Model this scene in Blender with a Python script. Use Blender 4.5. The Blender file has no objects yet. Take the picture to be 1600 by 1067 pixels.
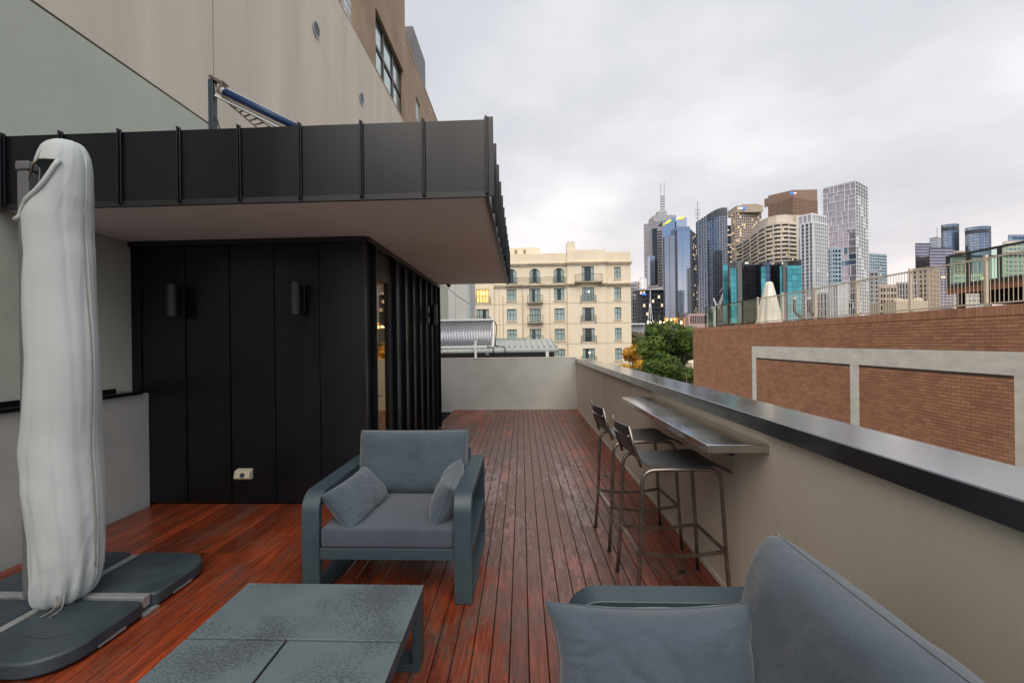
import bpy, math, random
from mathutils import Vector, Matrix, noise
random.seed(7)
PI = math.pi
S = bpy.context.scene
COL = S.collection

# ------------------------------------------------------------------ camera
H = 1.55
YAW, ROLL = .045, .013
Fv = Vector((-math.sin(YAW), math.cos(YAW), 0))
R0 = Vector((math.cos(YAW), math.sin(YAW), 0))
Zv = Vector((0, 0, 1))
Rv = R0 * math.cos(ROLL) - Zv * math.sin(ROLL)
Uv = Zv * math.cos(ROLL) + R0 * math.sin(ROLL)
cam = bpy.data.cameras.new('camera')
cam.lens = 16.0; cam.sensor_width = 36.0; cam.shift_x = 17 / 1600.0
cam.clip_start = .05; cam.clip_end = 6000
camo = bpy.data.objects.new('camera', cam); COL.objects.link(camo)
m = Matrix((Rv, Uv, -Fv)).transposed().to_4x4(); m.translation = (0, 0, H)
camo.matrix_world = m
S.camera = camo

# ------------------------------------------------------------------ sky, sun, exposure
SUN_EL, SUN_AZ = math.radians(50), math.radians(180)
W = bpy.data.worlds.new('World'); S.world = W; W.use_nodes = True
nt = W.node_tree; nt.nodes.clear()
def wn(t, **k):
    n = nt.nodes.new(t)
    for a, b in k.items(): setattr(n, a, b)
    return n
out = wn('ShaderNodeOutputWorld')
sky = wn('ShaderNodeTexSky'); sky.sky_type = 'NISHITA'; sky.sun_disc = False
sky.sun_elevation = SUN_EL; sky.sun_rotation = SUN_AZ
b1 = wn('ShaderNodeBackground'); b1.inputs['Strength'].default_value = .08
nt.links.new(sky.outputs[0], b1.inputs[0])
tc = wn('ShaderNodeTexCoord')
sep = wn('ShaderNodeSeparateXYZ'); nt.links.new(tc.outputs['Generated'], sep.inputs[0])
def wmath(op, a, b=None, clamp=False):
    n = wn('ShaderNodeMath', operation=op); n.use_clamp = clamp
    for i, v in enumerate((a, b)):
        if v is None: continue
        if isinstance(v, (int, float)): n.inputs[i].default_value = v
        else: nt.links.new(v, n.inputs[i])
    return n.outputs[0]
el = wmath('MAXIMUM', sep.outputs[2], 0.0)
den = wmath('ADD', el, .22)
cx = wmath('DIVIDE', sep.outputs[0], den); cy = wmath('DIVIDE', sep.outputs[1], den)
cmb = wn('ShaderNodeCombineXYZ'); nt.links.new(cx, cmb.inputs[0]); nt.links.new(cy, cmb.inputs[1])
nz1 = wn('ShaderNodeTexNoise'); nz1.inputs['Scale'].default_value = .75; nz1.inputs['Detail'].default_value = 5; nz1.inputs['Roughness'].default_value = .5
nt.links.new(cmb.outputs[0], nz1.inputs['Vector'])
nz2 = wn('ShaderNodeTexNoise'); nz2.inputs['Scale'].default_value = .33; nz2.inputs['Detail'].default_value = 3
nt.links.new(cmb.outputs[0], nz2.inputs['Vector'])
def wramp(fac, stops):
    r = wn('ShaderNodeValToRGB'); e = r.color_ramp.elements
    while len(e) < len(stops): e.new(.5)
    for i, (p, c) in enumerate(stops): e[i].position = p; e[i].color = (*c, 1)
    nt.links.new(fac, r.inputs[0]); return r.outputs[0]
grad = wramp(el, [(0, (.77, .63, .575)), (.10, (.70, .625, .605)), (.26, (.52, .515, .525)), (.5, (.47, .478, .50)), (1, (.46, .472, .50))])
cl = wramp(nz1.outputs['Fac'], [(.34, (.77, .79, .83)), (.5, (.97, .97, .97)), (.64, (1.33, 1.29, 1.27))])
mx = wn('ShaderNodeMixRGB', blend_type='MULTIPLY'); mx.inputs[0].default_value = 1
nt.links.new(grad, mx.inputs[1]); nt.links.new(cl, mx.inputs[2])
# breaks of pale blue where the cloud is thin, more of them away from the bright horizon
gap = wramp(nz2.outputs['Fac'], [(.44, (0, 0, 0)), (.58, (1, 1, 1))])
back = wmath('MULTIPLY', sep.outputs[1], -.9); back = wmath('ADD', back, .1, True)
gf = wmath('MULTIPLY', gap, back)
mg = wn('ShaderNodeMixRGB'); nt.links.new(gf, mg.inputs[0]); nt.links.new(mx.outputs[0], mg.inputs[1]); mg.inputs[2].default_value = (.17, .27, .43, 1)
b2 = wn('ShaderNodeBackground'); b2.inputs['Strength'].default_value = .92
nt.links.new(mg.outputs[0], b2.inputs[0])
ms = wn('ShaderNodeMixShader'); ms.inputs[0].default_value = .94
nt.links.new(b1.outputs[0], ms.inputs[1]); nt.links.new(b2.outputs[0], ms.inputs[2])
nt.links.new(ms.outputs[0], out.inputs[0])

sun = bpy.data.lights.new('sun', 'SUN'); sun.energy = 2.0; sun.angle = math.radians(60); sun.color = (1, .88, .74)
suno = bpy.data.objects.new('sun', sun); COL.objects.link(suno)
sd = Vector((math.sin(SUN_AZ) * math.cos(SUN_EL), math.cos(SUN_AZ) * math.cos(SUN_EL), math.sin(SUN_EL)))
suno.rotation_euler = (-sd).to_track_quat('-Z', 'Y').to_euler()
S.view_settings.view_transform = 'Standard'; S.view_settings.look = 'None'
S.view_settings.exposure = .85; S.view_settings.gamma = 1
S.render.engine = 'CYCLES'
S.cycles.max_bounces = 8

def at(px, py, Y):          # a point on the plane at distance Y seen at a picture position
    d = Fv + Rv * ((px - 783) / 711) - Uv * ((py - 533.5) / 711)
    return Vector((0, 0, H)) + d * (Y / d.y)

# ------------------------------------------------------------------ materials
M = {}
def mat(name, col, rough=.6, metal=0, var=None, vscale=5, stretch=(1, 1, 1), bump=0, bscale=60, bdist=.002,
        island=0, spec=.5, rvar=0, emit=None, estr=0, detail=5, coat=0, obj_rand=0, coatr=.22):
    mt = bpy.data.materials.new(name); mt.use_nodes = True
    n = mt.node_tree; b = n.nodes['Principled BSDF']; L = n.links
    b.inputs['Base Color'].default_value = (*col, 1); b.inputs['Roughness'].default_value = rough
    b.inputs['Metallic'].default_value = metal; b.inputs['Specular IOR Level'].default_value = spec
    if coat: b.inputs['Coat Weight'].default_value = coat; b.inputs['Coat Roughness'].default_value = coatr
    if emit: b.inputs['Emission Color'].default_value = (*emit, 1); b.inputs['Emission Strength'].default_value = estr
    g = n.nodes.new('ShaderNodeNewGeometry')
    mp = n.nodes.new('ShaderNodeVectorMath'); mp.operation = 'MULTIPLY'; mp.inputs[1].default_value = stretch
    L.new(g.outputs['Position'], mp.inputs[0])
    colsock = None
    if var:
        t = n.nodes.new('ShaderNodeTexNoise'); t.inputs['Scale'].default_value = vscale; t.inputs['Detail'].default_value = detail
        t.inputs['Roughness'].default_value = .6
        L.new(mp.outputs[0], t.inputs['Vector'])
        r = n.nodes.new('ShaderNodeValToRGB'); r.color_ramp.elements[0].position = .32; r.color_ramp.elements[1].position = .68
        r.color_ramp.elements[0].color = (*var, 1); r.color_ramp.elements[1].color = (*col, 1)
        L.new(t.outputs['Fac'], r.inputs[0]); colsock = r.outputs[0]
        if rvar:
            mr = n.nodes.new('ShaderNodeMapRange'); mr.inputs[1].default_value = .3; mr.inputs[2].default_value = .7
            mr.inputs[3].default_value = rough - rvar; mr.inputs[4].default_value = rough + rvar
            L.new(t.outputs['Fac'], mr.inputs[0]); L.new(mr.outputs[0], b.inputs['Roughness'])
    if island or obj_rand:
        hs = n.nodes.new('ShaderNodeHueSaturation'); ma = n.nodes.new('ShaderNodeMapRange')
        amp = island or obj_rand
        if island:
            oi = n.nodes.new('ShaderNodeObjectInfo'); ad = n.nodes.new('ShaderNodeMath'); ad.operation = 'ADD'
            fr = n.nodes.new('ShaderNodeMath'); fr.operation = 'FRACT'
            L.new(g.outputs['Random Per Island'], ad.inputs[0]); L.new(oi.outputs['Random'], ad.inputs[1]); L.new(ad.outputs[0], fr.inputs[0])
            L.new(fr.outputs[0], ma.inputs[0])
        else:
            oi = n.nodes.new('ShaderNodeObjectInfo'); L.new(oi.outputs['Random'], ma.inputs[0])
        ma.inputs[3].default_value = 1 - amp; ma.inputs[4].default_value = 1 + amp
        L.new(ma.outputs[0], hs.inputs['Value'])
        if colsock: L.new(colsock, hs.inputs['Color'])
        else: hs.inputs['Color'].default_value = (*col, 1)
        colsock = hs.outputs[0]
    if colsock: L.new(colsock, b.inputs['Base Color'])
    if bump:
        t2 = n.nodes.new('ShaderNodeTexNoise'); t2.inputs['Scale'].default_value = bscale; t2.inputs['Detail'].default_value = 4
        L.new(g.outputs['Position'] if bscale > 100 else mp.outputs[0], t2.inputs['Vector'])
        bp = n.nodes.new('ShaderNodeBump'); bp.inputs['Strength'].default_value = bump; bp.inputs['Distance'].default_value = bdist
        L.new(t2.outputs['Fac'], bp.inputs['Height']); L.new(bp.outputs[0], b.inputs['Normal'])
    M[name] = mt; return mt

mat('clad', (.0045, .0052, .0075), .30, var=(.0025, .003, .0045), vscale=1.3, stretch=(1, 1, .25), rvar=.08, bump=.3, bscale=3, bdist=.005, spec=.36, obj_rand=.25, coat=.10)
mat('trim_black', (.012, .012, .014), .4)
mat('soffit', (.86, .89, .89), .8, var=(.82, .85, .85), vscale=1.2, bump=.1, bscale=200, bdist=.0005)
mat('render_warm', (.66, .60, .50), .85, var=(.575, .52, .43), vscale=1.5, stretch=(1, 1, .3), bump=.5, bscale=220, bdist=.0025)
mat('render_cool', (.46, .47, .44), .85, var=(.35, .36, .34), vscale=1.4, bump=.5, bscale=160, bdist=.0025)
mat('cap_metal', (.03, .031, .034), .24, coat=1, var=(.02, .021, .024), vscale=2.5, rvar=.08, bump=.1, bscale=6, bdist=.002, spec=1.0, obj_rand=.08, coatr=.16)
mat('cap_dark', (.006, .006, .007), .22, spec=.6)
mat('steel', (.60, .58, .56), .13, metal=1, var=(.46, .44, .42), vscale=5, stretch=(1, .6, 1), rvar=.05)
mat('steel_dark', (.27, .24, .215), .32, metal=.9, var=(.19, .16, .14), vscale=9, rvar=.1)
mat('seat_black', (.045, .047, .05), .42, spec=.5, bump=.2, bscale=300, bdist=.0006)
mat('powder', (.032, .054, .069), .48, var=(.026, .045, .058), vscale=7, rvar=.06, bump=.15, bscale=500, bdist=.0004, spec=.5)
mat('plate_galv', (.46, .48, .49), .45, metal=.6, var=(.34, .36, .37), vscale=15)
mat('slab_plastic', (.038, .055, .068), .48, var=(.024, .036, .046), vscale=5, rvar=.12, bump=.15, bscale=120, bdist=.001)
mat('cover', (.46, .505, .50), .9, var=(.39, .43, .425), vscale=2, bump=.12, bscale=700, bdist=.0006)
mat('cover_dark', (.24, .21, .16), .9)
mat('mast', (.12, .12, .125), .5)
mat('void', (.008, .008, .008), .9)
mat('cream_plastic', (.55, .51, .38), .45)
mat('concrete_green', (.47, .52, .445), .8, var=(.40, .445, .38), vscale=.8, bump=.6, bscale=9, bdist=.006, detail=8)
mat('concrete_tan', (.65, .605, .51), .8, var=(.54, .50, .42), vscale=1.1, stretch=(1, 1.6, .12), bump=.3, bscale=30, bdist=.003, detail=7)
mat('render_brown', (.40, .30, .205), .85, var=(.275, .205, .14), vscale=.8, bump=.3, bscale=40, bdist=.003)
mat('win_glass', (.42, .52, .50), .06, metal=.75)
mat('glass_block', (.55, .62, .62), .25, spec=.8)
mat('frame_black', (.012, .012, .012), .4)
mat('brick', (.53, .265, .155), .85, var=(.43, .205, .118), vscale=1.2, island=.15, bump=.4, bscale=90, bdist=.003)
mat('mortar', (.11, .065, .05), .95)
mat('conc_beam', (.90, .87, .79), .85, var=(.72, .69, .62), vscale=2.2, stretch=(1, 1, 2.5), bump=.5, bscale=25, bdist=.004, detail=9)
mat('fence_beige', (.62, .53, .41), .5)
mat('hotel', (.76, .68, .53), .85, var=(.68, .59, .44), vscale=.35, stretch=(1, 1, .35), bump=.2, bscale=5, bdist=.01, detail=8)
mat('hotel_trim', (.66, .58, .43), .85, var=(.40, .33, .24), vscale=.9, stretch=(1, 1, .5))
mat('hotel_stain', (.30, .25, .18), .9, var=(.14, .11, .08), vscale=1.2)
mat('joint', (.30, .22, .14), .9)
mat('win_frame', (.06, .075, .065), .5)
mat('curtain', (.36, .46, .43), .35, var=(.23, .33, .31), vscale=2.5, stretch=(4, 1, .4), spec=.8)
mat('curtain_blue', (.40, .50, .52), .3, var=(.24, .36, .39), vscale=2.5, stretch=(4, 1, .4), spec=.8)
mat('pane_dark', (.035, .045, .045), .1, spec=.8)
mat('lit_warm', (.9, .6, .25), .5, var=(.5, .25, .08), vscale=2, emit=(1, .52, .15), estr=.75)
mat('lit_lamp', (1, .8, .5), .5, emit=(1, .8, .5), estr=3)
mat('panel_grey', (.45, .46, .45), .7, var=(.40, .41, .40), vscale=.5)
mat('tube_silver', (.55, .56, .62), .22, metal=.9)
mat('tube_dark', (.05, .055, .10), .2, spec=.8)
mat('roof_pale', (.40, .43, .41), .5, var=(.34, .37, .35), vscale=2)
mat('white_metal', (.70, .71, .72), .45)
mat('blue_roll', (.008, .035, .12), .5)
mat('bark', (.10, .085, .07), .9, bump=.5, bscale=10, bdist=.02)
mat('ground', (.09, .09, .085), .9, var=(.06, .065, .05), vscale=.02)
mat('roof_deck', (.22, .20, .18), .9, var=(.17, .155, .14), vscale=.5)
mat('beam_orange', (.32, .115, .05), .7, var=(.22, .08, .035), vscale=1.5)
mat('timber_floor', (.35, .17, .07), .4)
mat('plaster_in', (.5, .42, .34), .8)

def leafmat(name, a, b):
    mt = mat(name, a, .6, island=.35)
    n = mt.node_tree; L = n.links; bs = n.nodes['Principled BSDF']
    hs = [x for x in n.nodes if x.type == 'HUE_SAT'][0]
    g = [x for x in n.nodes if x.type == 'NEW_GEOMETRY'][0]
    t = n.nodes.new('ShaderNodeTexNoise'); t.inputs['Scale'].default_value = .9; L.new(g.outputs['Position'], t.inputs['Vector'])
    r = n.nodes.new('ShaderNodeValToRGB'); r.color_ramp.elements[0].color = (*a, 1); r.color_ramp.elements[1].color = (*b, 1)
    r.color_ramp.elements[0].position = .4; r.color_ramp.elements[1].position = .62
    L.new(t.outputs['Fac'], r.inputs[0]); L.new(r.outputs[0], hs.inputs['Color'])
    tr = n.nodes.new('ShaderNodeBsdfTranslucent'); L.new(hs.outputs[0], tr.inputs[0])
    mxs = n.nodes.new('ShaderNodeMixShader'); mxs.inputs[0].default_value = .3
    o = n.nodes['Material Output']; L.new(bs.outputs[0], mxs.inputs[1]); L.new(tr.outputs[0], mxs.inputs[2]); L.new(mxs.outputs[0], o.inputs[0])
leafmat('leaf_green', (.045, .095, .015), (.15, .22, .03))
leafmat('leaf_yellow', (.50, .26, .02), (.70, .42, .04))
leafmat('leaf_olive', (.10, .10, .035), (.17, .14, .05))

def glassmat(name, col, trans, rough=.03):
    mt = bpy.data.materials.new(name); mt.use_nodes = True; n = mt.node_tree; L = n.links; n.nodes.clear()
    o = n.nodes.new('ShaderNodeOutputMaterial'); t = n.nodes.new('ShaderNodeBsdfTransparent'); t.inputs[0].default_value = (*col, 1)
    g = n.nodes.new('ShaderNodeBsdfGlossy'); g.inputs[0].default_value = (.8, .9, .85, 1); g.inputs['Roughness'].default_value = rough
    fr = n.nodes.new('ShaderNodeLayerWeight'); fr.inputs[0].default_value = .35
    ad = n.nodes.new('ShaderNodeMath'); ad.operation = 'ADD'; ad.inputs[1].default_value = 1 - trans; ad.use_clamp = True
    ge = n.nodes.new('ShaderNodeNewGeometry'); iv = n.nodes.new('ShaderNodeMath'); iv.operation = 'SUBTRACT'; iv.inputs[0].default_value = 1; L.new(ge.outputs['Backfacing'], iv.inputs[1])
    mf = n.nodes.new('ShaderNodeMath'); mf.operation = 'MULTIPLY'; L.new(fr.outputs['Fresnel'], mf.inputs[0]); L.new(iv.outputs[0], mf.inputs[1])
    L.new(mf.outputs[0], ad.inputs[0])
    mxs = n.nodes.new('ShaderNodeMixShader'); L.new(ad.outputs[0], mxs.inputs[0]); L.new(t.outputs[0], mxs.inputs[1]); L.new(g.outputs[0], mxs.inputs[2])
    L.new(mxs.outputs[0], o.inputs[0]); M[name] = mt
    return g
glassmat('balustrade_glass', (.84, .94, .885), .985)
glassmat('door_glass', (.30, .22, .15), .62).inputs[0].default_value = (.95, .74, .52, 1)

# fabric with a fine weave
def fabric(name, c1, c2):
    mt = mat(name, c1, .9, var=c2, vscale=3.5, spec=.2)
    n = mt.node_tree; L = n.links; b = n.nodes['Principled BSDF']
    hn = n.nodes.new('ShaderNodeTexNoise'); hn.inputs['Scale'].default_value = 150; hn.inputs['Detail'].default_value = 3; hn.inputs['Roughness'].default_value = .8
    tc0 = n.nodes.new('ShaderNodeTexCoord'); sc0 = n.nodes.new('ShaderNodeVectorMath'); sc0.operation = 'MULTIPLY'; sc0.inputs[1].default_value = (.4, 1.6, 1); L.new(tc0.outputs['Object'], sc0.inputs[0]); L.new(sc0.outputs[0], hn.inputs['Vector'])
    hr = n.nodes.new('ShaderNodeValToRGB'); hr.color_ramp.elements[0].position = .3; hr.color_ramp.elements[1].position = .7; hr.color_ramp.elements[0].color = (.86, .86, .87, 1); hr.color_ramp.elements[1].color = (1.15, 1.15, 1.14, 1)
    L.new(hn.outputs['Fac'], hr.inputs[0]); hm = n.nodes.new('ShaderNodeMixRGB'); hm.blend_type = 'MULTIPLY'; hm.inputs[0].default_value = 1
    L.new(b.inputs['Base Color'].links[0].from_socket, hm.inputs[1]); L.new(hr.outputs[0], hm.inputs[2]); L.new(hm.outputs[0], b.inputs['Base Color'])
    b.inputs['Sheen Weight'].default_value = .25; b.inputs['Sheen Roughness'].default_value = .5
    tcn = n.nodes.new('ShaderNodeTexCoord'); w1 = n.nodes.new('ShaderNodeTexNoise'); w1.inputs['Scale'].default_value = 420; w1.inputs['Detail'].default_value = 2
    st = n.nodes.new('ShaderNodeVectorMath'); st.operation = 'MULTIPLY'; st.inputs[1].default_value = (1, .35, 1)
    L.new(tcn.outputs['Object'], st.inputs[0]); L.new(st.outputs[0], w1.inputs['Vector'])
    n2 = n.nodes.new('ShaderNodeTexNoise'); n2.inputs['Scale'].default_value = 11; n2.inputs['Detail'].default_value = 3; n2.inputs['Distortion'].default_value = .8
    L.new(tcn.outputs['Object'], n2.inputs['Vector'])
    bp = n.nodes.new('ShaderNodeBump'); bp.inputs['Strength'].default_value = .35; bp.inputs['Distance'].default_value = .0012
    L.new(w1.outputs['Fac'], bp.inputs['Height'])
    b3 = n.nodes.new('ShaderNodeBump'); b3.inputs['Strength'].default_value = .35; b3.inputs['Distance'].default_value = .012
    L.new(n2.outputs['Fac'], b3.inputs['Height']); L.new(bp.outputs[0], b3.inputs['Normal']); L.new(b3.outputs[0], b.inputs['Normal'])
_n = M['cover'].node_tree; _g = [x for x in _n.nodes if x.type == 'NEW_GEOMETRY'][0]; _b = _n.nodes['Principled BSDF']; _old = _b.inputs['Normal'].links[0].from_node
_v = _n.nodes.new('ShaderNodeVectorMath'); _v.operation = 'MULTIPLY'; _v.inputs[1].default_value = (1, 1, .8); _n.links.new(_g.outputs['Position'], _v.inputs[0])
_t = _n.nodes.new('ShaderNodeTexNoise'); _t.noise_type = 'RIDGED_MULTIFRACTAL'; _t.inputs['Scale'].default_value = 2.2; _t.inputs['Detail'].default_value = 3; _t.inputs['Distortion'].default_value = .5
_n.links.new(_v.outputs[0], _t.inputs['Vector']); _p = _n.nodes.new('ShaderNodeBump'); _p.inputs['Strength'].default_value = .35; _p.inputs['Distance'].default_value = .006
_n.links.new(_t.outputs['Fac'], _p.inputs['Height']); _n.links.new(_p.outputs[0], _old.inputs['Normal'])
fabric('fabric', (.060, .081, .104), (.046, .065, .085))
fabric('fabric_seat', (.056, .070, .092), (.045, .057, .076))

# table top: pale powder coat, speckled with small dark spots
def speckled():
    mt = mat('tile_top', (.108, .142, .158), .5, var=(.092, .123, .138), vscale=4)
    n = mt.node_tree; L = n.links; b = n.nodes['Principled BSDF']
    g = n.nodes.new('ShaderNodeNewGeometry')
    v = n.nodes.new('ShaderNodeTexNoise'); v.inputs['Scale'].default_value = 190; v.inputs['Detail'].default_value = 2
    big = n.nodes.new('ShaderNodeTexNoise'); big.inputs['Scale'].default_value = 2.6; big.inputs['Detail'].default_value = 3
    st = n.nodes.new('ShaderNodeVectorMath'); st.operation = 'MULTIPLY'; st.inputs[1].default_value = (.45, 1, 1)
    L.new(g.outputs['Position'], st.inputs[0]); L.new(st.outputs[0], v.inputs['Vector']); L.new(g.outputs['Position'], big.inputs['Vector'])
    mu = n.nodes.new('ShaderNodeMath'); mu.operation = 'MULTIPLY'; L.new(v.outputs['Fac'], mu.inputs[0]); L.new(big.outputs['Fac'], mu.inputs[1])
    r = n.nodes.new('ShaderNodeValToRGB'); r.color_ramp.elements[0].position = .275; r.color_ramp.elements[1].position = .30
    L.new(mu.outputs[0], r.inputs[0])
    old = b.inputs['Base Color'].links[0].from_socket
    mxn = n.nodes.new('ShaderNodeMixRGB'); L.new(r.outputs[0], mxn.inputs[0]); L.new(old, mxn.inputs[1]); mxn.inputs[2].default_value = (.06, .072, .08, 1)
    L.new(mxn.outputs[0], b.inputs['Base Color'])
speckled()

# wet, worn red decking
def deckmat():
    mt = bpy.data.materials.new('deck_board'); mt.use_nodes = True; n = mt.node_tree; L = n.links; b = n.nodes['Principled BSDF']
    g = n.nodes.new('ShaderNodeNewGeometry'); oi = n.nodes.new('ShaderNodeObjectInfo')
    def vm(s):
        a = n.nodes.new('ShaderNodeVectorMath'); a.operation = 'MULTIPLY'; a.inputs[1].default_value = s; L.new(g.outputs['Position'], a.inputs[0]); return a.outputs[0]
    off = n.nodes.new('ShaderNodeVectorMath'); off.operation = 'SCALE'; off.inputs[0].default_value = (7, 13, 3); L.new(oi.outputs['Random'], off.inputs['Scale'])
    def ns(vec, sc, det=5, rough=.6, shift=False, dist=0):
        t = n.nodes.new('ShaderNodeTexNoise'); t.inputs['Scale'].default_value = sc; t.inputs['Detail'].default_value = det; t.inputs['Roughness'].default_value = rough
        t.inputs['Distortion'].default_value = dist
        if shift:
            ad = n.nodes.new('ShaderNodeVectorMath'); ad.operation = 'ADD'; L.new(vec, ad.inputs[0]); L.new(off.outputs[0], ad.inputs[1]); vec = ad.outputs[0]
        L.new(vec, t.inputs['Vector']); return t.outputs['Fac']
    def rp(f, p0, p1, c0=(0, 0, 0), c1=(1, 1, 1)):
        r = n.nodes.new('ShaderNodeValToRGB'); r.color_ramp.elements[0].position = p0; r.color_ramp.elements[1].position = p1
        r.color_ramp.elements[0].color = (*c0, 1); r.color_ramp.elements[1].color = (*c1, 1); L.new(f, r.inputs[0]); return r.outputs[0]
    def mth(op, a, c, clamp=False):
        x = n.nodes.new('ShaderNodeMath'); x.operation = op; x.use_clamp = clamp
        for i, v in enumerate((a, c)):
            if isinstance(v, (int, float)): x.inputs[i].default_value = v
            else: L.new(v, x.inputs[i])
        return x.outputs[0]
    def mix(f, a, c, bt='MIX'):
        x = n.nodes.new('ShaderNodeMixRGB'); x.blend_type = bt
        for i, v in enumerate((f, a, c)):
            if isinstance(v, (int, float)): x.inputs[i].default_value = v
            elif isinstance(v, tuple): x.inputs[i].default_value = (*v, 1)
            else: L.new(v, x.inputs[i])
        return x.outputs[0]
    grain = ns(vm((30, 1.6, 1)), 2.2, 6, .65, True)
    broad = ns(vm((1.3, .8, 1)), 1.1, 3)
    base = rp(grain, .3, .72, (.065, .013, .006), (.36, .068, .020))
    base = mix(rp(broad, .38, .62), mix(.6, base, (.050, .015, .009)), base)
    perb = rp(oi.outputs['Random'], 0, 1, (.6, .6, .6), (1.25, 1.15, 1.1))
    base = mix(1.0, base, perb, 'MULTIPLY')
    # foot traffic: worn film along the walkway, patchy, in streaks with the grain
    sx = n.nodes.new('ShaderNodeSeparateXYZ'); L.new(g.outputs['Position'], sx.inputs[0])
    dx = mth('SUBTRACT', sx.outputs[0], .15); dx = mth('ABSOLUTE', dx, 0); dx = mth('MULTIPLY', dx, 1.0); wx = mth('SUBTRACT', 1.0, dx, True)
    dy = mth('SUBTRACT', sx.outputs[1], 1.6); wy = mth('MULTIPLY', dy, .5, True)
    walk = mth('MULTIPLY', wx, wy, True)
    streak = ns(vm((26, 3.2, 1)), 1.8, 9, .78, True)
    patch = ns(vm((2.2, 1.0, 1)), 1.5, 7, .75, False, .4)
    wm = mth('ADD', mth('MULTIPLY', streak, .55), mth('MULTIPLY', patch, .55)); wm = mth('ADD', wm, mth('MULTIPLY', walk, .13))
    worn = rp(wm, .605, .64)
    base = mix(mth('MULTIPLY', worn, .86), base, (.022, .018, .016))
    fade_sheen = rp(mth('ADD', patch, mth('MULTIPLY', walk, .32)), .5, .85)
    base = mix(mth('MULTIPLY', fade_sheen, .8), base, mix(grain, (.11, .056, .042), (.25, .145, .11)))  # bleached wear, with the pinkish sky sheen also painted into the colour
    L.new(base, b.inputs['Base Color'])
    wet = ns(vm((1.2, .5, 1)), 1.3, 4)
    rr = rp(wet, .38, .62, (.17, .17, .17), (.36, .36, .36))
    rr = mix(worn, rr, (.50, .50, .50)); L.new(rr, b.inputs['Roughness'])
    b.inputs['Specular IOR Level'].default_value = .55
    bg = n.nodes.new('ShaderNodeBump'); bg.inputs['Strength'].default_value = .55; bg.inputs['Distance'].default_value = .0022
    hh = mth('ADD', mth('MULTIPLY', grain, .7), mth('MULTIPLY', ns(vm((60, 6, 1)), 3, 4, .6, True), .5))
    L.new(hh, bg.inputs['Height']); L.new(bg.outputs[0], b.inputs['Normal'])
    M['deck_board'] = mt
deckmat()

# ------------------------------------------------------------------ building helpers
def tag(o, label=None, cat=None, group=None, kind=None):
    if label: o['label'] = label
    if cat: o['category'] = cat
    if group: o['group'] = group
    if kind: o['kind'] = kind
    return o
def thing(name, label, cat, loc=(0, 0, 0), group=None, rz=0):
    o = bpy.data.objects.new(name, None); COL.objects.link(o); o.location = loc; o.rotation_euler = (0, 0, rz)
    o.empty_display_size = .2
    return tag(o, label, cat, group)
def copy_tree(o, parent=None):
    c = o.copy(); COL.objects.link(c); c.parent = parent
    for ch in list(o.children): copy_tree(ch, c)
    return c

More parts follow.
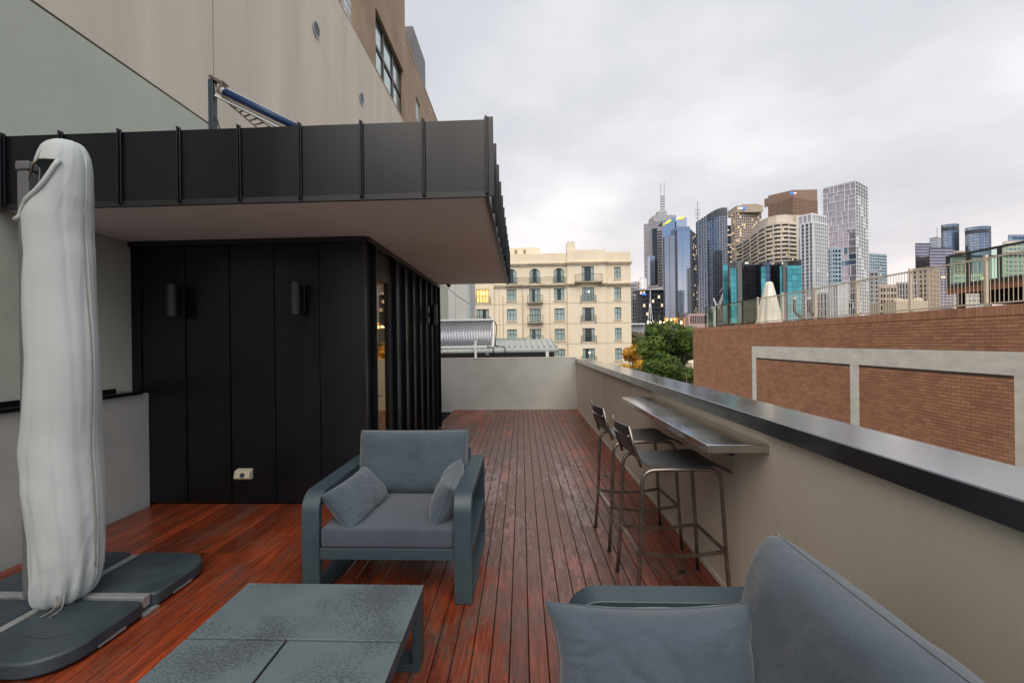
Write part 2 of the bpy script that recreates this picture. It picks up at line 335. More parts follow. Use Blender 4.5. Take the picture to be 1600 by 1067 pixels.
class MB:
    def __init__(s): s.v = []; s.f = []; s.mi = []; s.mats = []
    def _m(s, mt):
        if mt not in s.mats: s.mats.append(mt)
        return s.mats.index(mt)
    def quad(s, a, b, c, d, mt=None):
        i = len(s.v); s.v += [tuple(a), tuple(b), tuple(c), tuple(d)]; s.f.append((i, i + 1, i + 2, i + 3)); s.mi.append(s._m(mt))
    def box(s, x0, x1, y0, y1, z0, z1, mt=None):
        i = len(s.v)
        s.v += [(x0, y0, z0), (x1, y0, z0), (x1, y1, z0), (x0, y1, z0), (x0, y0, z1), (x1, y0, z1), (x1, y1, z1), (x0, y1, z1)]
        for f in ((3, 2, 1, 0), (4, 5, 6, 7), (0, 1, 5, 4), (1, 2, 6, 5), (2, 3, 7, 6), (3, 0, 4, 7)): s.f.append(tuple(i + k for k in f)); s.mi.append(s._m(mt))
        return s
    def beam(s, a, b, w, h, up=(0, 0, 1), mt=None):
        a = Vector(a); b = Vector(b); d = (b - a).normalized(); u = Vector(up); sd_ = d.cross(u)
        if sd_.length < 1e-4: sd_ = d.cross(Vector((1, 0, 0)))
        sd_.normalize(); u = sd_.cross(d).normalized(); i = len(s.v)
        for p in (a, b):
            for q, r in ((-1, -1), (1, -1), (1, 1), (-1, 1)): s.v.append(tuple(p + sd_ * (q * w / 2) + u * (r * h / 2)))
        for f in ((0, 1, 2, 3), (7, 6, 5, 4), (0, 4, 5, 1), (1, 5, 6, 2), (2, 6, 7, 3), (3, 7, 4, 0)): s.f.append(tuple(i + k for k in f)); s.mi.append(s._m(mt))
        return s
    def tube(s, pts, r, seg=10, mt=None, cap=True):
        pts = [Vector(p) for p in pts]; n = len(pts); i0 = len(s.v)
        rs = r if isinstance(r, (list, tuple)) else [r] * n
        t0 = (pts[1] - pts[0]).normalized(); nrm = t0.orthogonal().normalized()
        for k, p in enumerate(pts):
            t = (pts[min(k + 1, n - 1)] - pts[max(k - 1, 0)]).normalized()
            nrm = (nrm - t * nrm.dot(t)); nrm.normalize(); bn = t.cross(nrm)
            for j in range(seg):
                a = 2 * PI * j / seg; s.v.append(tuple(p + (nrm * math.cos(a) + bn * math.sin(a)) * rs[k]))
        for k in range(n - 1):
            for j in range(seg):
                a = i0 + k * seg + j; b = i0 + k * seg + (j + 1) % seg; s.f.append((a, b, b + seg, a + seg)); s.mi.append(s._m(mt))
        if cap:
            s.f.append(tuple(i0 + j for j in reversed(range(seg)))); s.mi.append(s._m(mt))
            s.f.append(tuple(i0 + (n - 1) * seg + j for j in range(seg))); s.mi.append(s._m(mt))
        return s
    def prism(s, pts, fn, a, b, mt=None):      # polygon pts (2D) swept from a to b with fn(u,v,w)->xyz
        i = len(s.v); n = len(pts)
        for w in (a, b): s.v += [tuple(fn(u, v, w)) for u, v in pts]
        s.f.append(tuple(i + k for k in reversed(range(n)))); s.mi.append(s._m(mt))
        s.f.append(tuple(i + n + k for k in range(n))); s.mi.append(s._m(mt))
        for k in range(n):
            j = (k + 1) % n; s.f.append((i + k, i + j, i + n + j, i + n + k)); s.mi.append(s._m(mt))
        return s
    def ring(s, outer, inner, fn, a, b, mt=None):
        i = len(s.v); n = len(outer)
        for w in (a, b):
            s.v += [tuple(fn(u, v, w)) for u, v in outer]; s.v += [tuple(fn(u, v, w)) for u, v in inner]
        for k in range(n):
            j = (k + 1) % n
            for q in ((i + k, i + j, i + n + j, i + n + k), (i + 2 * n + k, i + 3 * n + k, i + 3 * n + j, i + 2 * n + j),
                      (i + k, i + 2 * n + k, i + 2 * n + j, i + j), (i + n + k, i + n + j, i + 3 * n + j, i + 3 * n + k)):
                s.f.append(q); s.mi.append(s._m(mt))
        return s
    def hf(s, us, vs, cell, fn):               # facade: cell(uc, vc) -> (depth, material) or None for an opening; fn(u, v, depth) -> xyz
        D = {}
        for i in range(len(us) - 1):
            for j in range(len(vs) - 1): D[i, j] = cell((us[i] + us[i + 1]) / 2, (vs[j] + vs[j + 1]) / 2)
        for (i, j), c in D.items():
            u0, u1, v0, v1 = us[i], us[i + 1], vs[j], vs[j + 1]
            if c: s.quad(fn(u0, v0, c[0]), fn(u1, v0, c[0]), fn(u1, v1, c[0]), fn(u0, v1, c[0]), c[1])
            for di, dj, p, q in ((1, 0, (u1, v0), (u1, v1)), (0, 1, (u0, v1), (u1, v1))):
                o = D.get((i + di, j + dj))
                if (i + di, j + dj) not in D: continue
                d0 = c[0] if c else .25; d1 = o[0] if o else .25
                if abs(d0 - d1) > 1e-5:
                    mt = (c if (c and d0 < d1) else (o or c)); mt = mt[1] if mt else None
                    s.quad(fn(*p, d0), fn(*q, d0), fn(*q, d1), fn(*p, d1), mt)
    def mesh(s, name, material=None, smooth=False, off=(0, 0, 0), sharp=0):
        me = bpy.data.meshes.new(name); ox, oy, oz = off
        me.from_pydata([(a - ox, b - oy, c - oz) for a, b, c in s.v], [], s.f)
        for mt in (s.mats or [None]): me.materials.append(M[mt] if mt else (M[material] if material else None))
        if len(s.mats) > 1: me.polygons.foreach_set('material_index', s.mi)
        if smooth: me.polygons.foreach_set('use_smooth', [True] * len(me.polygons))
        me.update()
        if sharp: me.set_sharp_from_angle(angle=sharp)
        return me
    def build(s, name, material=None, parent=None, smooth=False, bevel=0, local=False, seg=2, kind=None, label=None, angle=.6, sharp=0):
        off = (0, 0, 0)
        if parent is not None and not local:
            p = parent
            off = Vector((0, 0, 0))
            while p is not None: off = off + p.location; p = p.parent
        me = s.mesh(name, material, smooth or bool(sharp), off, sharp)
        o = bpy.data.objects.new(name, me); COL.objects.link(o); o.parent = parent
        if bevel:
            b = o.modifiers.new('bevel', 'BEVEL'); b.width = bevel; b.segments = seg; b.limit_method = 'ANGLE'; b.angle_limit = angle
            b.harden_normals = False
        if kind: o['kind'] = kind
        if label: o['label'] = label
        return o
def bx(name, mt, parent, x0, x1, y0, y1, z0, z1, bevel=0, **k): return MB().box(x0, x1, y0, y1, z0, z1).build(name, mt, parent, bevel=bevel, **k)
def inst(name, me, loc, parent, kind=None):
    o = bpy.data.objects.new(name, me); COL.objects.link(o)
    if parent is not None: o.parent = parent; loc = Vector(loc) - parent.location
    o.location = loc
    return o
def struct(o): o['kind'] = 'structure'; return o
def fpath(pts, r, n=6):                        # polyline with rounded corners
    pts = [Vector(p) for p in pts]; res = [pts[0]]
    for k in range(1, len(pts) - 1):
        p = pts[k]; a = (pts[k - 1] - p); b = (pts[k + 1] - p); rr = min(r, a.length * .49, b.length * .49)
        a.normalize(); b.normalize(); p0 = p + a * rr; p1 = p + b * rr
        for i in range(n + 1):
            t = i / n; res.append(p0 * (1 - t) ** 2 + p * 2 * t * (1 - t) + p1 * t * t)
    res.append(pts[-1]); return res

# ------------------------------------------------------------------ ground and deck
struct(bx('ground', 'ground', None, -3000, 3000, -600, 3500, -14.5, -14))
DX0, DX1, DY0, DY1 = -3.685, 1.232, -1.2, 10.35
dk = MB().box(-3.9, 1.28, DY0, 10.45, -.35, -.09)
for k in range(27): dk.box(DX0, DX1, DY0 + .1 + k * .45, DY0 + .145 + k * .45, -.0895, -.0235)
deck = struct(dk.build('deck', 'void'))
PITCH, BW, BT = .0935, .0893, .022
nb = int((DX1 - DX0) / PITCH) + 1
bevp = .0025
def board_mesh(w, L):
    b = MB(); e = bevp
    b.prism([(-w / 2, -BT), (w / 2, -BT), (w / 2, -e), (w / 2 - e, 0), (-w / 2 + e, 0), (-w / 2, -e)], lambda u, v, t: (u, t, v), 0, L)
    return b.mesh('board', 'deck_board')
scr = MB()
bmesh_cache = {}
random.seed(21)
for i in range(nb):
    xc = DX1 - .003 - BW / 2 - i * PITCH
    w = BW
    if xc - BW / 2 < DX0: continue
    y = DY0; first = True; joints = []
    hid = xc < -1.6
    ymax = 4.33 if hid else DY1
    while y < ymax - .01:
        L = random.choice([1.8, 2.25, 2.7, 3.15, 3.6, 4.05]) if not first else random.choice([.9, 1.35, 1.8, 2.25, 2.7, 3.15, 3.6])
        first = False
        if y + L > ymax - .6: L = ymax - y
        key = round(L, 3)
        if key not in bmesh_cache: bmesh_cache[key] = board_mesh(w, L - .002)
        inst('board', bmesh_cache[key], (xc, y, random.uniform(-.0008, .0006)), deck)
        joints.append(y + L); y += L
    for k in range(26):
        yy = DY0 + .1225 + k * .45
        if yy > ymax or yy < .3: continue
        for sx_ in (-.027, .027):
            c = (xc + sx_ + random.uniform(-.003, .003), yy + random.uniform(-.006, .006)); n0 = len(scr.v)
            scr.v += [(c[0] + .0036 * math.cos(a * PI / 3), c[1] + .0036 * math.sin(a * PI / 3), .0012) for a in range(6)]
            scr.f.append(tuple(n0 + a for a in range(6))); scr.mi.append(scr._m(None))
scr.build('screw_head', 'frame_black', deck, kind='stuff')
for (x, y, lab) in ((1.045, 3.07, 'small round metal deck drain beside the legs of the near stool'), (.93, 5.25, 'small round metal deck drain farther down by the parapet')):
    dr = thing('deck_drain', lab, 'drain', (x, y, .001))
    b = MB(); b.tube([(x, y, .0008), (x, y, .006)], .036, 24); b.build('rim', 'steel_dark', dr, bevel=.001)
    b = MB(); b.tube([(x, y, .0062), (x, y, .0075)], .024, 20); b.build('grate', 'frame_black', dr)

# ------------------------------------------------------------------ parapet, end wall, low wall
pp = thing('parapet_wall', 'long rendered beige parapet wall on the right of the deck with a wide grey metal capping', 'wall', (1.24, 4.5, 0))
bx('wall', 'render_warm', pp, 1.238, 1.50, -2.0, 10.44, -.3, 1.068)
bx('base_trim', 'render_warm', pp, 1.2325, 1.2375, -2.0, 10.34, -.02, .03)
cy_ = [-2.0, .35, 2.75, 5.15, 7.55, 10.48]
for a, b_ in zip(cy_, cy_[1:]):
    q = MB(); q.prism([(1.216, 1.068), (1.545, 1.068), (1.545, 1.136), (1.54, 1.14), (1.221, 1.146), (1.216, 1.142)], lambda u, v, t: (u, t, v), a + .0015, b_ - .0015)
    q.build('capping', 'cap_metal', pp)
ew = thing('end_wall', 'pale grey rendered wall closing the far end of the deck', 'wall', (-.2, 10.4, 0))
bx('wall', 'render_cool', ew, -3.6, 1.2365, 10.35, 10.50, -.3, 1.165)
bx('coping', 'render_warm', ew, -3.6, 1.2145, 10.343, 10.51, 1.166, 1.178, bevel=.003)
lw = thing('low_wall', 'low grey rendered wall left of the deck behind the folded umbrella, with black capping', 'wall', (-3.75, 2, 0))
bx('wall', 'render_cool', lw, -3.856, -3.69, -2, 4.335, -.3, 1.085)
bx('capping', 'cap_dark', lw, -3.852, -3.665, -2, 4.25, 1.086, 1.118, bevel=.004)
bx('upstand', 'cap_dark', lw, -3.852, -3.80, -2, 4.10, 1.1185, 1.155, bevel=.003)

# ------------------------------------------------------------------ cabin with canopy
cb = thing('rooftop_cabin', 'black standing seam metal cabin with a deep flat canopy over the deck', 'cabin', (-2.6, 6.2, 0))
CX, CY, CE, CZ = -1.515, 4.335, 8.2, 2.58
# front cladding panels
sp = .4475; xs = [CX - .02]
xe = [CX - k * sp for k in range(6)]
for k in range(5):
    a, b_ = xe[k + 1], xe[k]
    if a < -3.87: a = -3.87
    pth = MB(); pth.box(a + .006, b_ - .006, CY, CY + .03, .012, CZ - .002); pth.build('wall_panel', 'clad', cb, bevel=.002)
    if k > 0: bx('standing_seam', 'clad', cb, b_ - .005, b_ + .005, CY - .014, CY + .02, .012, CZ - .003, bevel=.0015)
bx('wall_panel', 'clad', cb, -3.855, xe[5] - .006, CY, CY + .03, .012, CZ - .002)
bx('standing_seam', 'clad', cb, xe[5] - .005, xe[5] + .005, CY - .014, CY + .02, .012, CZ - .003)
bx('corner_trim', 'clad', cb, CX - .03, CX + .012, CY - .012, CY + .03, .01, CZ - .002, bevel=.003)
bx('head_trim', 'trim_black', cb, -3.856, CX + .02, CY - .035, CY - .001, CZ - .05, CZ - .0015, bevel=.002)
# side wall
sy = [CY + .03, 4.55, 4.92, 5.33, 5.75, 6.17, 6.59, 7.01, 7.43, 7.85, CE]
DOOR = (4.60, 5.30)
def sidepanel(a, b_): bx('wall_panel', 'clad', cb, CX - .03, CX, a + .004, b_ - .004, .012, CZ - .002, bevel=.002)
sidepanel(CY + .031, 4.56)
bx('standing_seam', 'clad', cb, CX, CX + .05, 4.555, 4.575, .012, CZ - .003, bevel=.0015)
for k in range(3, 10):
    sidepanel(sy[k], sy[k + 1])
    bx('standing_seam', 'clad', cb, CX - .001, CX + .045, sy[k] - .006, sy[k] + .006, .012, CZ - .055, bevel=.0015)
bx('corner_trim', 'clad', cb, CX - .02, CX + .05, CE - .008, CE + .01, .01, CZ - .002, bevel=.002)
bx('head_trim', 'trim_black', cb, CX + .001, CX + .055, CY, CE, CZ - .05, CZ - .0015, bevel=.002)
bx('door_head_panel', 'clad', cb, CX - .05, CX - .01, 4.58, 5.325, 2.33, CZ - .052)
bx('rear_wall', 'clad', cb, -3.85, CX - .001, CE - .0085, CE + .02, .0, CZ)
bx('left_inner_wall', 'plaster_in', cb, -3.84, -3.80, CY + .05, CE - .02, .02, CZ - .02)
bx('inner_floor', 'timber_floor', cb, -3.79, CX - .06, CY + .05, CE - .02, -.01, .012)
# door
dr = MB(); y0, y1 = 4.58, 5.325
dr.box(CX - .06, CX - .004, y0, y0 + .03, .012, 2.33).box(CX - .06, CX - .004, y1 - .17, y1, .012, 2.33).box(CX - .06, CX - .004, y0 + .03, y1 - .17, 2.22, 2.329).box(CX - .06, CX - .004, y0 + .03, y1 - .17, .012, .05)
door = dr.build('door', 'frame_black', cb)
g_ = MB(); g_.box(CX - .036, CX - .030, y0 + .03, y1 - .17, .05, 2.22); gl = bpy.data.objects.new('pane', g_.mesh('pane', 'door_glass', off=cb.location)); COL.objects.link(gl); gl.parent = door
h_ = MB(); h_.tube(fpath([(CX - .03, y0 + .09, 1.0), (CX + .03, y0 + .09, 1.0), (CX + .03, y0 + .20, 1.0)], .012), .009, 10)
hd = bpy.data.objects.new('handle', h_.mesh('handle', 'steel_dark', True, off=cb.location)); COL.objects.link(hd); hd.parent = door
# canopy
FY, FX = 3.165, -.215
KX0 = -3.855
bx('soffit', 'soffit', cb, KX0, -.245, FY + .02, 8.09, CZ, CZ + .03)
bx('canopy_roof', 'clad', cb, KX0, FX - .015, FY + .035, 8.12, CZ + .031, 3.085)
bx('soffit_edge', 'trim_black', cb, KX0, FX - .002, FY - .004, FY + .0195, CZ - .022, CZ + .02, bevel=.002)
bx('soffit_edge', 'trim_black', cb, -.2445, FX + .001, FY + .02, 8.11, CZ - .022, CZ + .02, bevel=.002)
fp = .4415; k = 0; xr = FX - .012
while xr > KX0 + .02:
    xl = max(xr - fp, KX0)
    bx('fascia_panel', 'clad', cb, xl + .002, xr - .002, FY, FY + .03, CZ + .0205, 3.098, bevel=.0015)
    bx('fascia_seam', 'clad', cb, xr - .013, xr + .013, FY - .018, FY - .0005, CZ - .005, 3.112, bevel=.003)
    bx('fascia_seam_fin', 'clad', cb, xr - .004, xr + .004, FY - .034, FY - .0185, CZ - .005, 3.114, bevel=.0015)
    xr -= fp
yy = FY
while yy < 8.1:
    y2 = min(yy + .43, 8.12)
    bx('fascia_panel', 'clad', cb, FX - .012, FX, yy + .002, y2 - .002, CZ + .0205, 3.098)
    bx('fascia_seam', 'clad', cb, FX + .0005, FX + .036, yy - .006, yy + .006, CZ - .018, 3.114, bevel=.0015)
    yy += .43
bx('roof_capping', 'cap_metal', cb, KX0, FX - .016, FY + .031, FY + .12, 3.0855, 3.10)

# ------------------------------------------------------------------ wall lights, power outlet, camera dome
def wall_light(x, z, lab, axis):
    base = (x, CY - .0005, z) if axis == 'front' else (CX, x, z)
    t = thing('wall_light', lab, 'wall light', base, 'black cylindrical wall lights on the cabin')
    b = MB(); p = MB(); a_ = MB()
    if axis == 'front':
        p.box(x - .05, x + .05, CY - .047, CY - .027, z - .13, z + .13); a_.box(x - .02, x + .02, CY - .085, CY - .047, z - .03, z + .03)
        c = (x, CY - .135)
    else:
        p.box(CX + .046, CX + .062, x - .05, x + .05, z - .13, z + .13); a_.box(CX + .062, CX + .10, x - .02, x + .02, z - .03, z + .03)
        c = (CX + .15, x)
    b.tube([(c[0], c[1], z - .155), (c[0], c[1], z + .155)], .052, 28)
    b.build('lamp_body', 'trim_black', t, smooth=False, bevel=.003); p.build('mounting_plate', 'trim_black', t, bevel=.003); a_.build('arm', 'trim_black', t)
wall_light(-3.33, 1.98, 'black cylindrical wall light nearest the left wall on the cabin front', 'front')
wall_light(-2.13, 1.98, 'black cylindrical wall light on the cabin front nearer the corner', 'front')
wall_light(7.10, 1.98, 'black cylindrical wall light on the ribbed side of the cabin', 'side')
po = at(384, 739, CY)
o_ = thing('power_outlet', 'small cream weatherproof power outlet low on the black cabin wall', 'power outlet', (po.x, CY, po.z))
q = MB(); q.prism([(0, -.05), (-.05, -.05), (-.075, -.03), (-.06, .035), (0, .05)], lambda u, v, t: (t, CY + u - .001, po.z + v), po.x - .078, po.x + .078)
q.build('housing', 'cream_plastic', o_, bevel=.006)
q = MB(); q.tube([(po.x + .01, CY - .068, po.z), (po.x + .01, CY - .078, po.z + .002)], .022, 16); q.build('socket', 'powder', o_)
q = MB().box(po.x - .066, po.x - .058, CY - .074, CY - .066, po.z - .03, po.z + .03); q.build('lid_ridge', 'cream_plastic', o_)
p = at(702, 446, 8.0)
sc_ = thing('security_camera', 'small black dome security camera under the far end of the canopy', 'camera', (p.x, 7.95, 2.58))
q = MB(); q.tube([(p.x, 7.95, 2.58), (p.x, 7.95, 2.555)], .045, 16); q.build('mount', 'white_metal', sc_)
q = MB(); q.tube([(p.x, 7.95, 2.5545), (p.x, 7.95, 2.535), (p.x, 7.95, 2.52), (p.x, 7.95, 2.512)], [.035, .033, .022, .006], 14); q.build('dome', 'trim_black', sc_, smooth=True)

# ------------------------------------------------------------------ awning mechanism on the roof
aw = thing('roof_awning_arm', 'folded retractable awning arm with blue fabric roll rising behind the canopy edge', 'awning', (-3.2, 4.4, 3.1))
AY = 4.45
def A(px, py, y=AY): return at(px, py, y)
q = MB(); p0 = A(332, 126); q.beam((p0.x, AY, 3.0), (p0.x, AY, p0.z), .05, .07, up=(0, 1, 0)); q.build('post', 'powder', aw, bevel=.004)
q = MB(); q.beam(A(331, 122), A(352, 134), .09, .03); q.beam(A(352, 130), A(344, 148), .09, .022); q.beam(A(334, 126), A(338, 149), .02, .02); q.build('bracket', 'steel_dark', aw, bevel=.003)
q = MB(); q.tube([A(347, 143), A(352, 146)], .045, 18); q.build('end_disc', 'plate_galv', aw)
q = MB(); q.tube([A(350, 143), A(462, 199)], .037, 16); q.build('fabric_roll', 'blue_roll', aw, smooth=True)
q = MB(); q.beam(A(352, 138, AY + .03), A(462, 194, AY + .03), .02, .02); q.build('cover_rail', 'white_metal', aw)
q = MB(); q.beam(A(338, 150), A(450, 206), .05, .028); q.build('lower_arm', 'white_metal', aw, bevel=.004)
q = MB(); q.beam(A(345, 148, AY - .03), A(462, 205, AY - .03), .012, .009); q.beam(A(346, 151, AY - .03), A(462, 208, AY - .03), .012, .006); q.build('guide_rail', 'steel_dark', aw)
q = MB(); q.beam(A(350, 156, AY + .05), A(412, 209, AY + .05), .012, .014); q.beam(A(352, 153, AY + .05), A(432, 205, AY + .05), .012, .010)
for t in range(7):
    s0 = A(352, 156, AY + .05).lerp(A(412, 209, AY + .05), (t + 1) / 8); s1 = A(352, 153, AY + .05).lerp(A(432, 205, AY + .05), (t + 1) / 8); q.beam(s0, s1, .012, .012)
q.build('scissor_frame', 'steel_dark', aw)
q = MB(); q.tube([A(338, 183), A(343, 201)], .008, 8); q.build('hose', 'trim_black', aw)

# ------------------------------------------------------------------ neighbouring tall building (left)
WX = -3.857
tb = thing('concrete_building', 'tall beige and green concrete building rising behind the cabin on the left', 'building', (-10, 8, -14))
def fnL(u, v, d): return (WX - d, u, v)
JZ = 4.316; JZ2 = 8.96; g = .018
jv = [-.6, 5.6, 11.8, 18.0]
us = sorted({-2.5, 21.5, 24.0} | {a for j in jv for a in (j - .012, j + .012)} | {8.53 - .12})
vs = [-14, -3, 1.0, JZ - .02, JZ, 5, JZ2 - .03, JZ2, 9.4]
def cellL(u, v):
    if v < JZ - .02: return (0, 'concrete_green')
    if JZ - .02 < v < JZ: return (.05, 'joint')
    if JZ2 - .03 < v < JZ2: return (.05, 'joint')
    if v < JZ2 - .03:
        for j in jv:
            if abs(u - j) < .012: return (.03, 'joint')
        return (-.004, 'concrete_tan')
    return (0.01, 'render_brown')
# main lower wall up to the second joint
q = MB(); q.hf(us, [-14, 1.0, JZ - .02, JZ, JZ2 - .03, JZ2], cellL, fnL); q.build('precast_wall', 'concrete_tan', tb)
# upper brown wall with window openings
wins = [(12.25, 15.2, 9.05, 10.72), (9.85, 10.62, 9.02, 10.05), (17.0, 17.75, 10.0, 10.85), (19.3, 20.0, 9.95, 10.8), (16.95, 17.6, 8.98, 9.25)]
us = sorted({-2.5, 24.0, 15.5} | {a for w in wins for a in w[:2]}); vs = sorted({JZ2, 12.05, 15.5} | {a for w in wins for a in w[2:]})
def cellU(u, v):
    for w in wins:
        if w[0] < u < w[1] and w[2] < v < w[3]: return None
    if v > 12.05 and u > 15.5: return None
    return (.01, 'render_brown')
q = MB()
D = []
for i in range(len(us) - 1):
    for j in range(len(vs) - 1):
        c = cellU((us[i] + us[i + 1]) / 2, (vs[j] + vs[j + 1]) / 2)
        if c: q.quad(fnL(us[i], vs[j], .01), fnL(us[i + 1], vs[j], .01), fnL(us[i + 1], vs[j + 1], .01), fnL(us[i], vs[j + 1], .01))
for w in wins:
    for a, b_, c, d in ((w[0], w[2], w[0], w[3]), (w[1], w[2], w[1], w[3]), (w[0], w[2], w[1], w[2]), (w[0], w[3], w[1], w[3])):
        q.quad(fnL(a, b_, .01), fnL(c, d, .01), fnL(c, d, .22), fnL(a, b_, .22))
q.build('upper_wall', 'render_brown', tb)
q = MB(); q.box(-18, WX - .24, -2.5, 23.9, -14, 12.0); q.box(-18, WX - .24, -2.5, 15.49, 12.0, 15.45); q.quad(fnL(15.5, 12.05, .01), fnL(15.5, 12.05, 14), fnL(15.5, 15.5, 14), fnL(15.5, 15.5, .01)); q.box(WX-.24, WX-.011, -2.49, 23.99, 12.02, 12.049); q.build('core', 'render_brown', tb)
bx('roof_flashing', 'white_metal', tb, WX - .3, WX + .012, 15.52, 24, 12.05, 12.075)
q = MB(); p = at(655, 110, 17.9); q.box(-7, -4.15, 17.9, 20.2, 12.05, 14.1); q.build('roof_plant_box', 'mast', tb)
# black framed window, two rows of three
wy0, wy1, wz0, wz1 = wins[0]
q = MB()
def fr(q, a, b_, c, d, dep=.10, t=.06): q.box(WX - dep - t, WX - dep, a, b_, c, d)
fr(q, wy0, wy0 + .07, wz0, wz1); fr(q, wy1 - .07, wy1, wz0, wz1); fr(q, wy0 + .07, wy1 - .07, wz1 - .08, wz1 - .001); fr(q, wy0 + .07, wy1 - .07, wz0 + .001, wz0 + .07)
mz = (wz0 + wz1) / 2 - .02
for k in (1, 2): yk = wy0 + (wy1 - wy0) * k / 3; fr(q, yk - .06, yk + .06, wz0 + .07, wz1 - .08)
for k in range(3): fr(q, wy0 + (wy1 - wy0) * k / 3 + .07, wy0 + (wy1 - wy0) * (k + 1) / 3 - .07, mz - .05, mz + .05)
wn_ = q.build('window', 'frame_black', tb)
def sub(name, q, mt, parent, smooth=False):
    root = parent.parent or parent
    o = bpy.data.objects.new(name, q.mesh(name, mt, smooth, off=root.location)); COL.objects.link(o); o.parent = parent; return o
for k in range(3):
    for r in range(2):
        a = wy0 + (wy1 - wy0) * k / 3 + .06; b_ = wy0 + (wy1 - wy0) * (k + 1) / 3 - .06
        z0, z1 = (wz0 + .06, mz - .04) if r == 0 else (mz + .04, wz1 - .07)
        sub('pane', MB().box(WX - .145, WX - .135, a, b_, z0, z1), 'win_glass', wn_)
for w in wins[1:]:
    q = MB(); n1, n2 = (3, 5) if w[1] - w[0] > .7 else (3, 4)
    for k in range(n1 + 1): yk = w[0] + (w[1] - w[0]) * k / n1; q.box(WX - .10, WX - .06, yk - .018, yk + .018, w[2], w[3])
    for k in range(n2 + 1): zk = w[2] + (w[3] - w[2]) * k / n2; q.box(WX - .099, WX - .061, w[0], w[1], zk - .016, zk + .016)
    f_ = q.build('window', 'plate_galv', tb)
    for a in range(n1):
        for b_ in range(n2):
            sub('glass_block', MB().box(WX - .095, WX - .066, w[0] + (w[1] - w[0]) * a / n1 + .02, w[0] + (w[1] - w[0]) * (a + 1) / n1 - .02, w[2] + (w[3] - w[2]) * b_ / n2 + .018, w[2] + (w[3] - w[2]) * (b_ + 1) / n2 - .018), 'glass_block', f_)
for (y, z) in ((8.53, 7.55), (11.0, 7.55)):
    q = MB(); n = 28
    ro = [(y + .15 * math.cos(2 * PI * k / n), z + .15 * math.sin(2 * PI * k / n)) for k in range(n)]; ri = [(y + .125 * math.cos(2 * PI * k / n), z + .125 * math.sin(2 * PI * k / n)) for k in range(n)]
    q.ring(ro, ri, lambda u, v, t: (t, u, v), WX + .0045, WX + .03); v_ = q.build('vent', 'plate_galv', tb)
    q = MB(); q.tube([(WX + .0045, y, z), (WX + .008, y, z)], .124, n); sub('void', q, 'void', v_)
    q = MB()
    for k in range(-4, 5):
        c = math.sqrt(.124 ** 2 - (k * .026) ** 2); q.beam((WX + .018, y - c, z + k * .026), (WX + .018, y + c, z + k * .026), .014, .007, up=(0, 0, 1))
    sub('louvre', q, 'plate_galv', v_)

# ------------------------------------------------------------------ furniture
def rrect(u0, u1, v0, v1, r, n=6):   # r = radii for (u0v0, u1v0, u1v1, u0v1), counter-clockwise
    pts = []
    for (cu, cv, a0, rr) in ((u0, v0, PI, r[0]), (u1, v0, 1.5 * PI, r[1]), (u1, v1, 0, r[2]), (u0, v1, .5 * PI, r[3])):
        su = 1 if cu == u0 else -1; sv = 1 if cv == v0 else -1
        for k in range(n + 1):
            a = a0 + k / n * PI / 2; pts.append((cu + su * rr + rr * math.cos(a), cv + sv * rr + rr * math.sin(a)))
    return pts
def pillow(W_, H_, T_, n=56, pw=4.0, pinch=.07, seed=0, wr=.008, crease=1.0):
    q = MB(); rnd = random.Random(seed); N = n; off = Vector((seed * 3.1, seed * 1.7, 0))
    def P(u, v, s):
        prof = max(0, (1 - abs(u) ** pw)) ** .5 * max(0, (1 - abs(v) ** pw)) ** .5
        x = u * W_ / 2 * (1 - pinch * (1 - v * v) * abs(u) ** 3); y = v * H_ / 2 * (1 - pinch * (1 - u * u) * abs(v) ** 3)
        c = (1 - abs(u)) * (1 - abs(v))
        z = s * T_ / 2 * prof ** .9
        e = max(abs(u), abs(v))
        cr = noise.noise(Vector((x * 9, y * 9, s * 2)) + off) * wr * (1.3 if e > .5 else .9)
        rg = 1 - abs(noise.noise(Vector((x * 6 + y * 3, y * 5 - x * 2, s * 3)) + off * 1.7)) * 7
        cr -= max(0, rg) * wr * .45 * crease * min(1, abs(noise.noise(Vector((x * 3, y * 3, s)) + off)) * 3)
        # puckers running in from the seams
        edge_u = max(0, (abs(u) - .55) / .45); edge_v = max(0, (abs(v) - .55) / .45)
        cr += math.sin(v * H_ * 95 + seed) * wr * .55 * edge_u * (1 - abs(u)) * 4 * abs(noise.noise(Vector((v * 4, u, s)) + off)) * 2
        cr += math.sin(u * W_ * 95 + seed * 2) * wr * .55 * edge_v * (1 - abs(v)) * 4 * abs(noise.noise(Vector((u * 4, v, s)) + off)) * 2
        return (x, y, z + s * cr * min(1, prof * 2.2))
    pos = [-math.cos(PI * (i / N)) * .35 + (-1 + 2 * i / N) * .65 for i in range(N + 1)]
    idx = {}
    for s in (1, -1):
        for i, u in enumerate(pos):
            for j, v in enumerate(pos):
                if s == -1 and (i in (0, N) or j in (0, N)): idx[s, i, j] = idx[1, i, j]; continue
                idx[s, i, j] = len(q.v); q.v.append(P(u, v, s))
        for i in range(N):
            for j in range(N):
                f = (idx[s, i, j], idx[s, i + 1, j], idx[s, i + 1, j + 1], idx[s, i, j + 1])
                q.f.append(f if s == 1 else tuple(reversed(f))); q.mi.append(q._m(None))
    return q
def place(q, name, mt, parent, loc, ex, ey, smooth=True, piping=None):
    ex = Vector(ex).normalized(); ey = Vector(ey); ey = (ey - ex * ey.dot(ex)).normalized(); ez = ex.cross(ey)
    o = q.build(name, mt, parent, smooth=smooth, local=True)
    mm = Matrix((ex, ey, ez)).transposed().to_4x4(); mm.translation = Vector(loc) - (parent.location if parent else Vector((0, 0, 0)))
    o.matrix_local = mm
    return o
